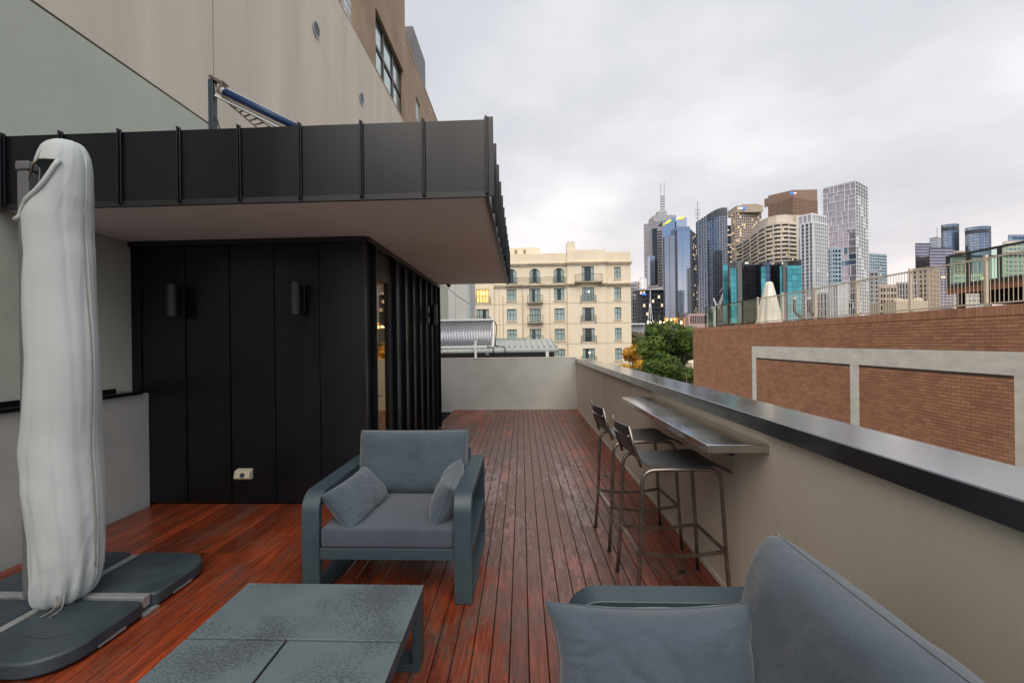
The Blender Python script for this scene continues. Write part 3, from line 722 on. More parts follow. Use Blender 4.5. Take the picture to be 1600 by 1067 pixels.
def piping(o, W_, H_, pinch, r=.0035):
    pts = []
    n = 16
    for (a, b_) in (((-1, -1), (1, -1)), ((1, -1), (1, 1)), ((1, 1), (-1, 1)), ((-1, 1), (-1, -1))):
        for k in range(n):
            t = k / n; u = a[0] + (b_[0] - a[0]) * t; v = a[1] + (b_[1] - a[1]) * t
            pts.append((u * W_ / 2 * (1 - pinch * (1 - v * v) * abs(u) ** 3), v * H_ / 2 * (1 - pinch * (1 - u * u) * abs(v) ** 3), 0))
    pts.append(pts[0])
    q = MB(); q.tube(pts, r, 6); s = bpy.data.objects.new('seam_piping', q.mesh('seam_piping', 'fabric', True)); COL.objects.link(s); s.parent = o

# armchair
AX0, AX1, AY0, AY1 = -1.335, -.309, 2.672, 3.628
ac = thing('armchair', 'blue-grey armchair with looped metal arms facing the coffee table, with seat and back cushions', 'armchair', ((AX0 + AX1) / 2, 3.15, 0))
bw = .108
for x0 in (AX0, AX1 - bw):
    q = MB(); q.ring(rrect(AY0, AY1, .0, .65, (.006, .006, .008, .115), 12), rrect(AY0 + .045, AY1 - .045, .042, .608, (.004, .004, .004, .078), 12), lambda u, v, t: (t, u, v), x0, x0 + bw)
    q.build('arm_frame', 'powder', ac, bevel=.004, angle=.9, sharp=.6)
    bx('side_shelf', 'powder', ac, x0 + .002, x0 + bw - .002, AY0 + .0455, AY1 - .0455, .262, .322, bevel=.003)
bx('front_rail', 'powder', ac, AX0 + bw + .0005, AX1 - bw - .0005, AY0 + .004, AY0 + .05, .258, .325, bevel=.003)
bx('rear_rail', 'powder', ac, AX0 + bw + .0005, AX1 - bw - .0005, AY1 - .05, AY1 - .004, .258, .325, bevel=.003)
bx('seat_base', 'frame_black', ac, AX0 + bw + .001, AX1 - bw - .001, AY0 + .051, AY1 - .051, .285, .318)
q = MB(); q.beam((AX0 + bw + .02, 3.54, .33), (AX0 + bw + .02, 3.60, .72), .04, .03); q.beam((AX1 - bw - .02, 3.54, .33), (AX1 - bw - .02, 3.60, .72), .04, .03)
q.box(AX0 + bw + .001, AX1 - bw - .001, 3.585, 3.615, .60, .66); q.build('back_frame', 'powder', ac, bevel=.003)
q = MB(); cush = q.box(AX0 + bw + .006, AX1 - bw - .006, AY0 + .008, 3.50, .327, .442)
o = q.build('seat_cushion', 'fabric_seat', ac, smooth=True, bevel=.016, seg=4)
acx = (AX0 + AX1) / 2
bc = place(pillow(.83, .46, .25, pw=7, pinch=.015, seed=3, wr=.007), 'back_cushion', 'fabric', ac, (acx - .005, 3.42, .652), (1, 0, 0), (0, .17, 1)); piping(bc, .83, .46, .015)
pl1 = place(pillow(.60, .29, .17, pw=3.2, pinch=.08, seed=5, wr=.011), 'side_pillow', 'fabric', ac, (AX0 + bw + .125, 2.99, .53), (.08, 1, .02), (-.85, 0, 1)); piping(pl1, .60, .29, .08)
pl2 = place(pillow(.60, .29, .17, pw=3.2, pinch=.08, seed=8, wr=.011), 'side_pillow', 'fabric', ac, (AX1 - bw - .085, 3.02, .55), (-.02, 1, .03), (.42, 0, 1)); piping(pl2, .60, .29, .08)

# sofa
SX0, SX1, SY1 = .15, 1.13, 1.692
so = thing('sofa', 'blue-grey sofa against the parapet in the lower right corner, with a pillow against its arm', 'sofa', (.65, .7, 0))
for y0 in (SY1 - bw, -.6):
    q = MB(); q.ring(rrect(SX0, SX1, .0, .65, (.006, .006, .008, .115), 12), rrect(SX0 + .045, SX1 - .045, .042, .608, (.004, .004, .004, .078), 12), lambda u, v, t: (u, t, v), y0, y0 + bw)
    q.build('arm_frame', 'powder', so, bevel=.004, angle=.9, sharp=.6)
    bx('side_shelf', 'powder', so, SX0 + .0455, SX1 - .0455, y0 + .002, y0 + bw - .002, .262, .322, bevel=.003)
bx('front_rail', 'powder', so, SX0 + .004, SX0 + .05, -.4915, SY1 - bw - .0005, .258, .325, bevel=.003)
bx('rear_rail', 'powder', so, SX1 - .05, SX1 - .004, -.4915, SY1 - bw - .0005, .258, .325, bevel=.003)
bx('seat_base', 'frame_black', so, SX0 + .051, SX1 - .051, -.491, SY1 - bw - .001, .285, .318)
q = MB()
for y in (-.4, .55, 1.5): q.beam((SX1 - .09, y, .33), (SX1 - .02, y, .66), .03, .04, up=(0, 1, 0))
q.box(SX1 - .045, SX1 - .015, -.4915, SY1 - bw - .001, .60, .66); q.build('back_frame', 'powder', so, bevel=.003)
for (a, b_) in ((.545, SY1 - bw - .006), (-.486, .535)):
    MB().box(SX0 + .008, SX1 - .11, a, b_, .327, .442).build('seat_cushion', 'fabric_seat', so, smooth=True, bevel=.018, seg=4)
sbc = place(pillow(.98, .50, .27, pw=6, pinch=.02, seed=11, wr=.009), 'back_cushion', 'fabric', so, (.80, 1.10, .64), (0, 1, 0), (.24, 0, 1)); piping(sbc, .98, .50, .02)
sbc = place(pillow(.98, .50, .27, pw=6, pinch=.02, seed=12, wr=.009), 'back_cushion', 'fabric', so, (.815, .07, .64), (0, 1, 0), (.24, 0, 1)); piping(sbc, .98, .50, .02)
spl = place(pillow(.64, .34, .21, pw=3.0, pinch=.12, seed=15, wr=.012, crease=1.8), 'arm_pillow', 'fabric', so, (.385, 1.385, .572), (1, 0, .01), (.01, .30, 1)); piping(spl, .64, .34, .12)

# coffee table
TX0, TX1, TY0, TY1, TZ = -1.387, -.497, 1.33, 2.228, .35
ct = thing('coffee_table', 'low blue-grey outdoor coffee table with speckled panel top, front centre', 'table', ((TX0 + TX1) / 2, (TY0 + TY1) / 2, 0))
for (a, b_) in ((TY1 - .11, TY1 - .002), (TY0 + .002, TY0 + .11)):
    q = MB(); q.ring(rrect(TX0 + .002, TX1 - .002, 0, TZ - .006, (.004,) * 4, 2), rrect(TX0 + .037, TX1 - .037, .035, TZ - .045, (.003,) * 4, 2), lambda u, v, t: (u, t, v), b_, a)
    q.build('leg_frame', 'powder', ct, bevel=.003, angle=.9)
for x0 in (TX0 + .003, TX1 - .033):
    bx('side_rail', 'powder', ct, x0, x0 + .03, TY0 + .1105, TY1 - .1105, TZ - .062, TZ - .0065, bevel=.002)
for (a, b_, c, d) in ((TX0, TX1, 1.808, TY1), (TX0, -.972, 1.335, 1.797), (-.960, TX1 - .001, 1.335, 1.797)):
    bx('top_panel', 'tile_top', ct, a, b_, c, d, TZ - .005, TZ + .004, bevel=.002)
for (x, y) in ((-.962, 1.75), (-.58, 1.79), (-1.1, 1.79)):
    bx('panel_bracket', 'frame_black', ct, x - .03, x + .03, y, y + .03, TZ - .02, TZ - .0055)

# cantilever umbrella: base
UX, UY = -2.735, 2.555
um = thing('cantilever_umbrella', 'closed cantilever umbrella in a pale grey cover standing on four dark base slabs', 'umbrella', (UX, UY, 0))
bx('cross_bar', 'plate_galv', um, UX - .52, UX + .535, UY - .024, UY + .024, .035, .10, bevel=.003)
bx('cross_bar', 'plate_galv', um, UX - .024, UX + .024, UY + .0245, UY + .535, .035, .085, bevel=.003)
bx('cross_bar', 'plate_galv', um, UX - .024, UX + .024, UY - .535, UY - .0245, .035, .085, bevel=.003)
bx('foot_plate', 'plate_galv', um, UX + .47, UX + .56, UY - .05, UY + .06, .001, .012)
def slab(sx_, sy_):
    s0, s1, rr = .034, .56, .20
    pts = rrect(s0, s1, s0, s1, (.03, .05, rr, .05), 8)
    t = MB(); f1 = lambda u, v, w: (UX + sx_ * u, UY + sy_ * v, w)
    if sx_ * sy_ > 0: t.prism(pts, f1, .012, .092)
    else: t.prism(list(reversed(pts)), f1, .012, .092)
    o = t.build('base_slab', 'slab_plastic', um, bevel=.014, seg=3, angle=.9, sharp=.6)
    g1 = MB(); c = (.30, .12); arc = [(c[0] + .17 * math.cos(a), c[1] + .12 + .14 * math.sin(a)) for a in [k * PI / 14 + .3 for k in range(9)]]
    g1.tube([(UX + sx_ * a, UY + sy_ * b_, .0915) for a, b_ in arc], .0022, 5); sub('groove', g1, 'void', o)
    g2 = MB(); g2.box(UX + sx_ * (.36) - .06, UX + sx_ * .36 + .06, UY + sy_ * .5600, UY + sy_ * .562, .03, .05) if 0 else g2.beam((UX + sx_ * .5602, UY + sy_ * .17, .022), (UX + sx_ * .5602, UY + sy_ * .33, .022), .003, .012); sub('handle_insert', g2, 'plate_galv', o)
for a in (-1, 1):
    for b_ in (-1, 1): slab(a, b_)
p = at(47, 257, UY); MXP = p.x
q = MB(); q.box(MXP - .036, MXP + .036, UY - .045, UY + .045, .10, p.z - .05); q.build('mast', 'mast', um, bevel=.012, seg=3)
q = MB(); q.box(MXP - .042, MXP + .044, UY - .05, UY + .05, p.z - .05, p.z + .005); q.build('mast_cap', 'mast', um, bevel=.012, seg=3)
q = MB(); q.tube([(MXP + .15, UY - .02, .22), (MXP + .15, UY - .02, 2.45)], .028, 12); q.build('canopy_pole', 'mast', um)
# cover: loft following the photographed outline
prof = [(222, 84, 122), (226, 72, 130), (234, 62, 137), (246, 56, 142), (262, 50, 145), (285, 46, 146), (310, 42, 147), (330, 33, 147), (345, 29, 148), (370, 31, 148), (400, 35, 150), (440, 33, 151),
        (480, 33, 153), (520, 35, 155), (560, 38, 157), (600, 36, 159), (630, 35, 160), (665, 32, 160), (700, 27, 161), (730, 29, 163), (760, 29, 165), (795, 34, 166), (830, 40, 166), (860, 43, 165), (890, 45, 162), (912, 46, 157), (928, 49, 148), (938, 55, 133)]
NA = 120
q = MB(); rows = []
CYU = UY - .03
fine = []
for k in range(len(prof) - 1):
    a, b_ = prof[k], prof[k + 1]; n = max(2, int((b_[0] - a[0]) / 6))
    for t in range(n): fine.append(tuple(a[i] + (b_[i] - a[i]) * t / n for i in range(3)))
fine.append(prof[-1])
zrows = []
for k, (y, xl, xr) in enumerate(fine):
    A_ = at(xl, y, CYU); B_ = at(xr, y, CYU); z = (A_.z + B_.z) / 2
    aL = math.atan2(A_.x, CYU); aR = math.atan2(B_.x, CYU); am = (aL + aR) / 2; cx_ = math.tan(am) * CYU
    r = CYU / math.cos(am) * math.sin((aR - aL) / 2); ry = r; low = max(0, min(1, (y - 620) / 300))
    row = []
    for j in range(NA):
        a = 2 * PI * j / NA
        V3 = Vector((math.cos(a), math.sin(a), 0))
        fold = .006 * noise.noise(Vector((V3.x * 1.1, V3.y * 1.1, z * .9)))
        rg = 1 - abs(noise.noise(Vector((V3.x * 1.5 + z * .35, V3.y * 1.5, z * .5 + 9)))) * 5        # long soft folds
        fold -= max(0, rg) * .0045
        fold += .013 * noise.noise(Vector((V3.x * .9 + 4, V3.y * .9, z * 1.6)))
        rg = 1 - abs(noise.noise(Vector((V3.x * 2 + z * 2.0, V3.y * 2 - z * 1.6, z * 3.8 + 3)))) * 8     # diagonal creases
        fold += max(0, rg) * .0035 * (.1 + low + max(0, (z - 1.9) * .8))
        fold += low ** 2 * (.006 * math.sin(13 * a + z * 4) + .010 * noise.noise(Vector((V3.x * 4, V3.y * 4, z * 6))))
        ed_ = 0; sc2 = 1 + fold / max(r, .05)
        q.v.append((cx_ + math.cos(a) * r * sc2, CYU + math.sin(a) * ry * sc2, z)); row.append(len(q.v) - 1)
    zrows.append((y, row))
def open_ang(y):
    xl_ = max(p[1] for p in prof if p[0] <= y and p[0] > y - 40) if 0 else 40 - (y - 262) * .12; xc = (xl_ + 147) / 2; rr = (147 - xl_) / 2
    s_ = (86 - (y - 266) * 58 / 74 - xc) / rr
    return 315 + math.degrees(math.asin(max(-1, min(1, s_))))
for k in range(len(zrows) - 1):
    y0 = zrows[k][0]
    for j in range(NA):
        a = (2 * PI * (j + .5) / NA) % (2 * PI)
        # opening on the upper left where the mast goes in
        if 258 <= y0 < 348:
            if 185 < math.degrees(a) < open_ang(y0): continue
        r0, r1 = zrows[k][1], zrows[k + 1][1]; j2 = (j + 1) % NA
        q.f.append((r0[j], r1[j], r1[j2], r0[j2])); q.mi.append(q._m(None))
q.f.append(tuple(reversed(zrows[0][1]))) if 0 else q.f.append(tuple(zrows[0][1])); q.mi.append(0)
cv = q.build('cover', 'cover', um, smooth=True)
sl = cv.modifiers.new('solid', 'SOLIDIFY'); sl.thickness = .004; sl.offset = -1
ss = cv.modifiers.new('sub', 'SUBSURF'); ss.levels = 1; ss.render_levels = 1
def cvpt(y, ang, push=1.012):
    k = min(range(len(zrows)), key=lambda i: abs(zrows[i][0] - y)); row = zrows[k][1]; v = Vector(q.v[row[int(ang / 360 * NA) % NA]])
    c = sum((Vector(q.v[i]) for i in row), Vector((0, 0, 0))) / NA; return c + (v - c) * push
hem = [cvpt(y, open_ang(y) + 2, 1.04) for y in (264, 272, 282, 295, 310, 325, 338, 346)]
sub('hem', MB().tube([Vector(h) for h in hem] + [hem[-1] + Vector((-.03, .0, -.02))], .013, 8), 'cover', cv, True)
flap = MB(); a0 = cvpt(256, 212, 1.03); a1 = cvpt(262, 262, 1.03); c0 = a0 + Vector((-.02, -.02, -.13)); c1 = a1 + Vector((-.01, -.02, -.035))
flap.quad(a0, c0, c1, a1); flap.quad(cvpt(246, 212, 1.02), a0, a1, cvpt(246, 262, 1.02)); fo = sub('flap', flap, 'cover_dark', cv, True); fs = fo.modifiers.new('s', 'SOLIDIFY'); fs.thickness = .005
zp = [cvpt(y, 362, 1.012) for y in range(330, 900, 15)]
sub('zip', MB().tube(zp, .0025, 6), 'cover_dark', cv, True)
sub('seam', MB().tube([cvpt(y, 368, 1.014) for y in range(250, 920, 15)], .003, 6), 'cover', cv, True)
cord = MB(); b0 = cvpt(915, 300, 1.0); cord.tube(fpath([b0, b0 + Vector((.03, -.03, -.05)), b0 + Vector((-.04, -.05, -.09)), b0 + Vector((-.13, -.04, -.09))], .03), .003, 6)
cord.tube(fpath([b0 + Vector((.05, 0, .02)), b0 + Vector((.07, -.03, -.05)), b0 + Vector((.0, -.06, -.095))], .03), .003, 6)
sub('cord', cord, 'cover_dark', cv, True)

# bar ledge
bl = thing('bar_ledge', 'long stainless steel bar ledge fixed to the parapet above the two stools', 'bar counter', (1.1, 3.3, 0))
q = MB(); q.box(.927, 1.2375, 2.345, 4.31, .972, 1.014); q.build('counter', 'steel', bl, bevel=.0035, seg=3)
for y in (2.75, 3.9):
    q = MB(); q.box(1.0, 1.2370, y - .02, y + .02, .952, .9715); q.box(1.21, 1.2370, y - .02, y + .02, .86, .951); q.build('bracket', 'steel_dark', bl, bevel=.002)

# bar stools
def stool(loc, lab, rz=0):
    t = thing('bar_stool', lab, 'bar stool', loc, 'bar stools at the steel ledge', rz)
    # local: x from -.26 (backrest) to +.26 (front), y +-.215
    def side(y, s):
        q = MB(); pts = fpath([(-.262, y + s * .012, 0), (-.238, y, .30), (-.215, y, .797), (.235, y, .797), (.262, y, .30), (.278, y + s * .012, 0)], .075, 7)
        q.tube(pts, .0115, 10); q.build('leg_frame', 'steel_dark', t, smooth=True, local=True)
        for fx in (-.262, .278):
            q = MB(); q.tube([(fx, y + s * .012, .0), (fx, y + s * .012, .018)], .0135, 10); q.build('foot_cap', 'frame_black', t, local=True)
    side(-.205, -1); side(.205, 1)
    for y in (-.197, .197):
        q = MB(); pts = [Vector((-.238 + .50 * k / 10, y, .318 - .022 * math.sin(PI * k / 10))) for k in range(11)]
        for a, b_ in zip(pts, pts[1:]): q.beam(a, b_, .008, .022)
        q.build('footrest', 'steel_dark', t, local=True)
    for x_, w_, h_ in ((-.240, .022, .010), (.262, .022, .010)):
        q = MB(); q.beam((x_, -.2, .318), (x_, .2, .318), w_, h_); q.build('cross_rail', 'steel_dark', t, local=True)
    # one moulded sheet: backrest curve into seat, curled front lip
    prof = fpath([(-.285, 1.045), (-.262, .93), (-.215, .818), (-.02, .800), (.215, .812), (.268, .800), (.300, .768)], .07, 6)
    prof = [Vector((p[0], p[1])) for p in [(v[0], v[1]) for v in [Vector((a.x, a.y, 0)) for a in [Vector((x.x, x.y, 0)) for x in prof]]]]
    nY = 10; top = []; th = .007
    g1 = MB(); P_ = []
    for i, p in enumerate(prof):
        a = prof[max(i - 1, 0)]; b_ = prof[min(i + 1, len(prof) - 1)]; tn = (b_ - a).normalized(); nr = Vector((-tn.y, tn.x))
        if nr.dot(Vector((1, 1))) < 0: nr = -nr
        back = max(0, min(1, (p.y - .83) / .2)); w = .205 - .012 * back
        row = []
        for j in range(nY + 1):
            s = -1 + 2 * j / nY; curve = back * -.028 * (1 - s * s) + (.0 if back else -.008 * (1 - s * s))
            base = Vector((p.x, p.y)) + Vector((curve if back else 0, 0 if back else curve))
            row.append((base, nr, s * w))
        P_.append(row)
    hole = lambda i, j: 0
    for i in range(len(P_) - 1):
        for j in range(nY):
            for sg in (0, 1):
                vv = []
                for (a, b_) in ((i, j), (i + 1, j), (i + 1, j + 1), (i, j + 1)):
                    bs, nr, y = P_[a][b_]; c = bs + nr * (th * sg); vv.append((c.x, y, c.y))
                g1.quad(*(vv if sg else reversed(vv)))
    n = len(P_)
    for j, rev in ((0, 0), (nY, 1)):
        for i in range(n - 1):
            a, b_ = P_[i][j], P_[i + 1][j]; vv = [(a[0].x, a[2], a[0].y), (b_[0].x, b_[2], b_[0].y), ((b_[0] + b_[1] * th).x, b_[2], (b_[0] + b_[1] * th).y), ((a[0] + a[1] * th).x, a[2], (a[0] + a[1] * th).y)]
            g1.quad(*vv)
    for i in (0, n - 1):
        for j in range(nY):
            a, b_ = P_[i][j], P_[i][j + 1]; g1.quad((a[0].x, a[2], a[0].y), (b_[0].x, b_[2], b_[0].y), ((b_[0] + b_[1] * th).x, b_[2], (b_[0] + b_[1] * th).y), ((a[0] + a[1] * th).x, a[2], (a[0] + a[1] * th).y))
    so_ = g1.build('seat_shell', 'seat_black', t, smooth=False, local=True)
    # polished grip slot across the top of the backrest
    q = MB(); pts = [(-.281 - .028 * (1 - (s / 6) ** 2), s / 6 * .17, .985) for s in range(-6, 7)]; q.tube(pts, .006, 8)
    q.build('back_bar', 'steel', t, smooth=True, local=True)
    for y in (-.19, .19):
        q = MB(); q.tube([(-.288, y, 1.05), (-.262, y * 1.03, .93), (-.222, y * 1.06, .815)], .009, 8); q.build('back_post', 'steel_dark', t, smooth=True, local=True)
    return t
stool((.893, 2.875, 0), 'bar stool nearest the sofa, tucked under the near end of the steel ledge', .05)
stool((.867, 3.60, 0), 'bar stool farther down the deck, tucked under the middle of the steel ledge', .07)
# ------------------------------------------------------------------ brick neighbour on the right
def atX(px, py, X):
    d = Fv + Rv * ((px - 783) / 711) - Uv * ((py - 533.5) / 711)
    return Vector((0, 0, H)) + d * (X / d.x)
BX = 10.7; BZT = 2.215
bb = thing('brick_building', 'low red-brown brick building with a pale concrete beam and posts across the lane', 'building', (BX + 8, 15, -14))
q = MB(); q.box(BX + .012, 33, -12, 28.93, -14, 1.9); q.build('core', 'mortar', bb)
q = MB(); q.box(BX + .25, 33, -12, 28.7, 1.905, 1.96); q.build('roof_surface', 'roof_deck', bb)
bx('inner_face', 'mortar', bb, BX + .012, BX + .24, -12, 28.93, 1.9005, BZT - .012)
BEAM = (.66, 1.18); COLS = [(21.33, 21.68), (14.98, 15.36), (10.0, 10.40), (4.6, 5.0)]
BCH = .0865; BL = .232; MJ = .010
def brick_mesh(L, h, pr):
    b = MB(); e = .003; b.box(-pr, .02, 0, L, 0, h); return b.mesh('brick', 'brick')
bricks = []
rnd = random.Random(5)
zs = BZT - .232 - MJ
# soldier course
y = 5.0
while y < 28.9:
    bricks.append((y, zs + MJ, BCH - MJ, .232)); y += BCH
row = 0; z = zs
while z > -2.7:
    z -= BCH; y = 4.0 + (.5 * (BL + MJ) if row % 2 else 0); row += 1
    while y < 28.9:
        L = BL; y1 = y + L
        inb = z + BCH - MJ > BEAM[0] and z < BEAM[1] - .002
        segs = [(y, min(y1, 28.93))]
        blk = []
        if inb: blk.append((0, 21.69))
        if z < BEAM[1]: blk += COLS
        for (a, b_) in blk:
            ns = []
            for s0, s1 in segs:
                if b_ <= s0 or a >= s1: ns.append((s0, s1)); continue
                if a - s0 > .03: ns.append((s0, a - .004))
                if s1 - b_ > .03: ns.append((b_ + .004, s1))
            segs = ns
        for s0, s1 in segs: bricks.append((s0, z, s1 - s0, BCH - MJ))
        y += BL + MJ
vis = []
stuffb = []
for b_ in bricks:
    # bricks that the picture shows largest: nearest ones inside its right edge
    if b_[0] > 10.18 and b_[1] > 1.178 and b_[2] * b_[3] > .012: vis.append(b_)
    else: stuffb.append(b_)
vis.sort(key=lambda t: t[0]); stuffb += vis[300:]; vis = vis[:300]
bcache = {}
def recess(b_): return .0 if b_[1] > BEAM[1] - .01 or b_[0] > 21.68 else -.006
for (y, z, L, h) in vis:
    k = (round(L, 3), round(h, 3))
    if k not in bcache: bcache[k] = brick_mesh(L, h, 0)
    inst('brick', bcache[k], (BX + rnd.uniform(-.003, .001), y, z), bb)
sb = MB()
for b_ in stuffb:
    y, z, L, h = b_; d = rnd.uniform(-.003, .001) - recess(b_)
    sb.box(BX + d, BX + .03, y, y + L, z, z + h)
sb.build('brick', 'brick', bb, kind='stuff')
bpieces = [4.0, 6.1, 8.2, 10.2, 12.6, 15.17, 17.9, 19.6, 21.69]
for a, b_ in zip(bpieces, bpieces[1:]): bx('beam', 'conc_beam', bb, BX - .006, BX + .05, a + .003, b_ - .003, BEAM[0], BEAM[1], bevel=.004)
for a, b_ in COLS: bx('post', 'conc_beam', bb, BX - .005, BX + .05, a, b_, -14, BEAM[0] - .002, bevel=.004)
q = MB(); q.box(BX + .001, BX + .25, 28.931, 28.96, -14, BZT - .01); q.build('end_return', 'brick', bb)
bx('plain_wall', 'brick', bb, BX - .001, BX + .03, -12, 28.93, -14, -2.72)

# fence on the wall top
fe = thing('rooftop_fence', 'beige metal picket fence along the top of the brick wall', 'fence', (BX + .12, 14, BZT))
FXc = BX + .10
posts = [5.9, 7.95] + [atX(px, 480, FXc).y for px in (1541, 1423, 1339, 1274, 1223, 1184)]
pm = MB().box(-.03, .03, -.03, .03, 0, 1.22).mesh('post', 'fence_beige')
for y in posts: inst('post', pm, (FXc, y, BZT - .02), fe)
pkm = MB().box(-.005, .005, -.005, .005, 0, 1.03).mesh('picket', 'fence_beige')
for a, b_ in zip(posts, posts[1:]):
    bx('rail', 'fence_beige', fe, FXc - .018, FXc + .018, a + .031, b_ - .031, BZT + 1.10, BZT + 1.14)
    bx('rail', 'fence_beige', fe, FXc - .018, FXc + .018, a + .031, b_ - .031, BZT + .045, BZT + .08)
    n = round((b_ - a) / .098)
    for k in range(1, n): inst('picket', pkm, (FXc, a + (b_ - a) * k / n, BZT + .0755), fe)
gb = thing('glass_balustrade', 'black framed glass balustrade at the far corner of the brick wall', 'balustrade', (FXc, 24, BZT))
gy = [atX(px, 480, FXc).y for px in (1160, 1138, 1119.5, 1102.5)]; gy = [posts[-1] + .06] + gy
for y in gy[1:]: bx('post', 'frame_black', gb, FXc - .03, FXc + .03, y - .035, y + .035, BZT - .01, BZT + 1.11)
bx('top_rail', 'frame_black', gb, FXc - .035, FXc + .035, gy[0], gy[-1] + .035, BZT + 1.111, BZT + 1.16)
for a, b_ in zip(gy, gy[1:]): bx('pane', 'balustrade_glass', gb, FXc - .006, FXc + .006, a + .04, b_ - .04, BZT + .06, BZT + 1.10)
# second, lower dark fence on the far side of the roof
df = thing('dark_fence', 'low dark metal picket fence on the far side of the brick building roof', 'fence', (20, 24, 2))
q = MB(); q.box(13.5, 30, 26.45, 26.5, 2.55, 2.60); q.box(13.5, 30, 26.45, 26.5, 2.0, 2.05); q.build('rail', 'frame_black', df, kind='stuff')
q = MB()
for k in range(165): q.box(13.5 + k * .1, 13.52 + k * .1, 26.46, 26.48, 2.0505, 2.5495)
q.build('picket', 'frame_black', df, kind='stuff')

# closed umbrella on that roof
c = at(1202, 470, 22.6); zt = at(1202, 440, 22.6).z
ru = thing('closed_parasol', 'closed white parasol standing on the brick building roof behind the fence', 'parasol', (c.x, 22.6, 1.96))
q = MB(); N = 48; rings = []
for (t, r) in ((0, .58), (.02, .60), (.15, .53), (.35, .45), (.55, .36), (.75, .27), (.90, .20), (.96, .17), (.99, .12), (1, .02)):
    z = 2.05 + (zt - 2.05) * t; row = []
    for j in range(N):
        a = 2 * PI * j / N; rr = r * (1 + (.13 - .09 * t) * (1 - 2 * abs(math.sin(4.5 * a + .8 * math.sin(3 * t)))) + .05 * math.sin(3 * a + 1))
        q.v.append((c.x + rr * math.cos(a), 22.6 + rr * math.sin(a), z + (.03 * math.sin(8 * a) if t == 0 else 0))); row.append(len(q.v) - 1)
    rings.append(row)
for a, b_ in zip(rings, rings[1:]):
    for j in range(N): q.f.append((a[j], a[(j + 1) % N], b_[(j + 1) % N], b_[j])); q.mi.append(q._m(None))
mat('parasol_white', (.85, .84, .76), .85, var=(.55, .53, .44), vscale=2.5, stretch=(1, 1, .4))
q.build('canopy_cover', 'parasol_white', ru, smooth=True)
q = MB(); q.tube([(c.x, 22.6, 1.96), (c.x, 22.6, 2.3)], .03, 8); q.build('pole', 'mast', ru)
q = MB(); q.tube([(c.x, 22.6, 1.96), (c.x, 22.6, 2.0)], .3, 20); q.build('base', 'mast', ru)
for k, (px, lab) in enumerate(((1241, 'black bent flue pipe with silver cap on the brick roof, left one of two'), (1263, 'black bent flue pipe with silver cap on the brick roof, right one of two'))):
    Yf = 20.2 - k * 1.0; t0 = at(px, 464, Yf); fl = thing('flue_pipe', lab, 'pipe', (t0.x, Yf, 1.96), 'flue pipes on the brick roof')
    q = MB(); q.tube(fpath([(t0.x, Yf, t0.z - .12), (t0.x, Yf, 2.62), (t0.x + .5, Yf - .1, 2.25), (t0.x + .9, Yf - .1, 2.22)], .15), .06, 12); q.build('pipe', 'frame_black', fl, smooth=True)
    q = MB(); q.tube([(t0.x, Yf, t0.z - .11), (t0.x, Yf, t0.z)], .085, 14); q.tube([(t0.x, Yf, t0.z + .005), (t0.x, Yf, t0.z + .02)], .12, 14); q.build('cap', 'white_metal', fl)
    bx('support', 'white_metal', fl, t0.x - .085, t0.x - .065, Yf - .01, Yf + .01, 1.96, t0.z - .12)

# raised glass-fenced terrace on the right
GX = 19.0
rt = thing('raised_terrace', 'raised terrace with glass balustrade, black posts and rusty orange edge beam', 'terrace', (GX, 16, 1.96))
gyE = atX(1480, 420, GX).y
zb0 = 3.40
bx('deck_slab', 'roof_deck', rt, GX, GX + 9, 2, gyE, 3.66, 3.80)
bx('edge_rim', 'frame_black', rt, GX - .05, GX - .002, 2, gyE + .03, 3.62, 3.82)
bx('edge_beam', 'beam_orange', rt, GX - .06, GX + .02, 2, gyE, zb0, 3.6195)
bx('beam_flange', 'beam_orange', rt, GX - .11, GX + .07, 2, gyE, zb0 - .025, zb0 - .0005)
bx('beam_flange', 'beam_orange', rt, GX - .11, GX - .0605, 2, gyE, 3.595, 3.6185)
for k in range(12): bx('stiffener', 'beam_orange', rt, GX - .10, GX - .0605, 5 + k * 1.3, 5.02 + k * 1.3, zb0 + .001, 3.594)
bx('end_beam', 'beam_orange', rt, GX + .021, GX + 9, gyE - .12, gyE, zb0, 3.655)
pys = [atX(px, 420, GX).y for px in (1481, 1513, 1562)] + [16.6, 15.2, 13.8, 12.4]
for y in pys: bx('post', 'frame_black', rt, GX - .045, GX + .045, y - .06, y + .06, 3.825, 5.0)
bx('top_rail', 'frame_black', rt, GX - .05, GX + .05, 12, pys[0] + .06, 5.001, 5.09)
for a, b_ in zip(pys, pys[1:]): bx('pane', 'balustrade_glass', rt, GX - .008, GX + .008, b_ + .065, a - .065, 3.84, 4.99)
bx('end_rail', 'frame_black', rt, GX + .051, GX + 9, pys[0] - .03, pys[0] + .03, 5.002, 5.085)
bx('pane', 'balustrade_glass', rt, GX + .07, GX + 9, pys[0] - .008, pys[0] + .008, 3.84, 4.99)
for (x, y) in ((GX + .2, gyE - .4), (GX + .2, 17.5), (GX + .2, 14.8), (GX + 4, gyE - .4), (GX + 4, 17.5)): bx('column', 'frame_black', rt, x - .1, x + .1, y - .1, y + .1, 1.96, 3.655)
bx('rear_wall', 'frame_black', rt, GX + 8.8, GX + 9, 2, gyE - .2, 2.75, 3.655)
bx('store_wall', 'trim_black', rt, GX + .6, GX + 8.7, gyE - .9, gyE - .8, 2.85, 3.655)
q = MB()
for k in range(9):
    x0 = GX + .5 + k * .9; q.beam((x0, gyE - .5, 1.97), (x0 + .45, gyE - .5, 2.55), .04, .05); q.beam((x0 + .9, gyE - .5, 1.97), (x0 + .45, gyE - .5, 2.55), .04, .05)
q.build('brace', 'beam_orange', rt, kind='stuff')

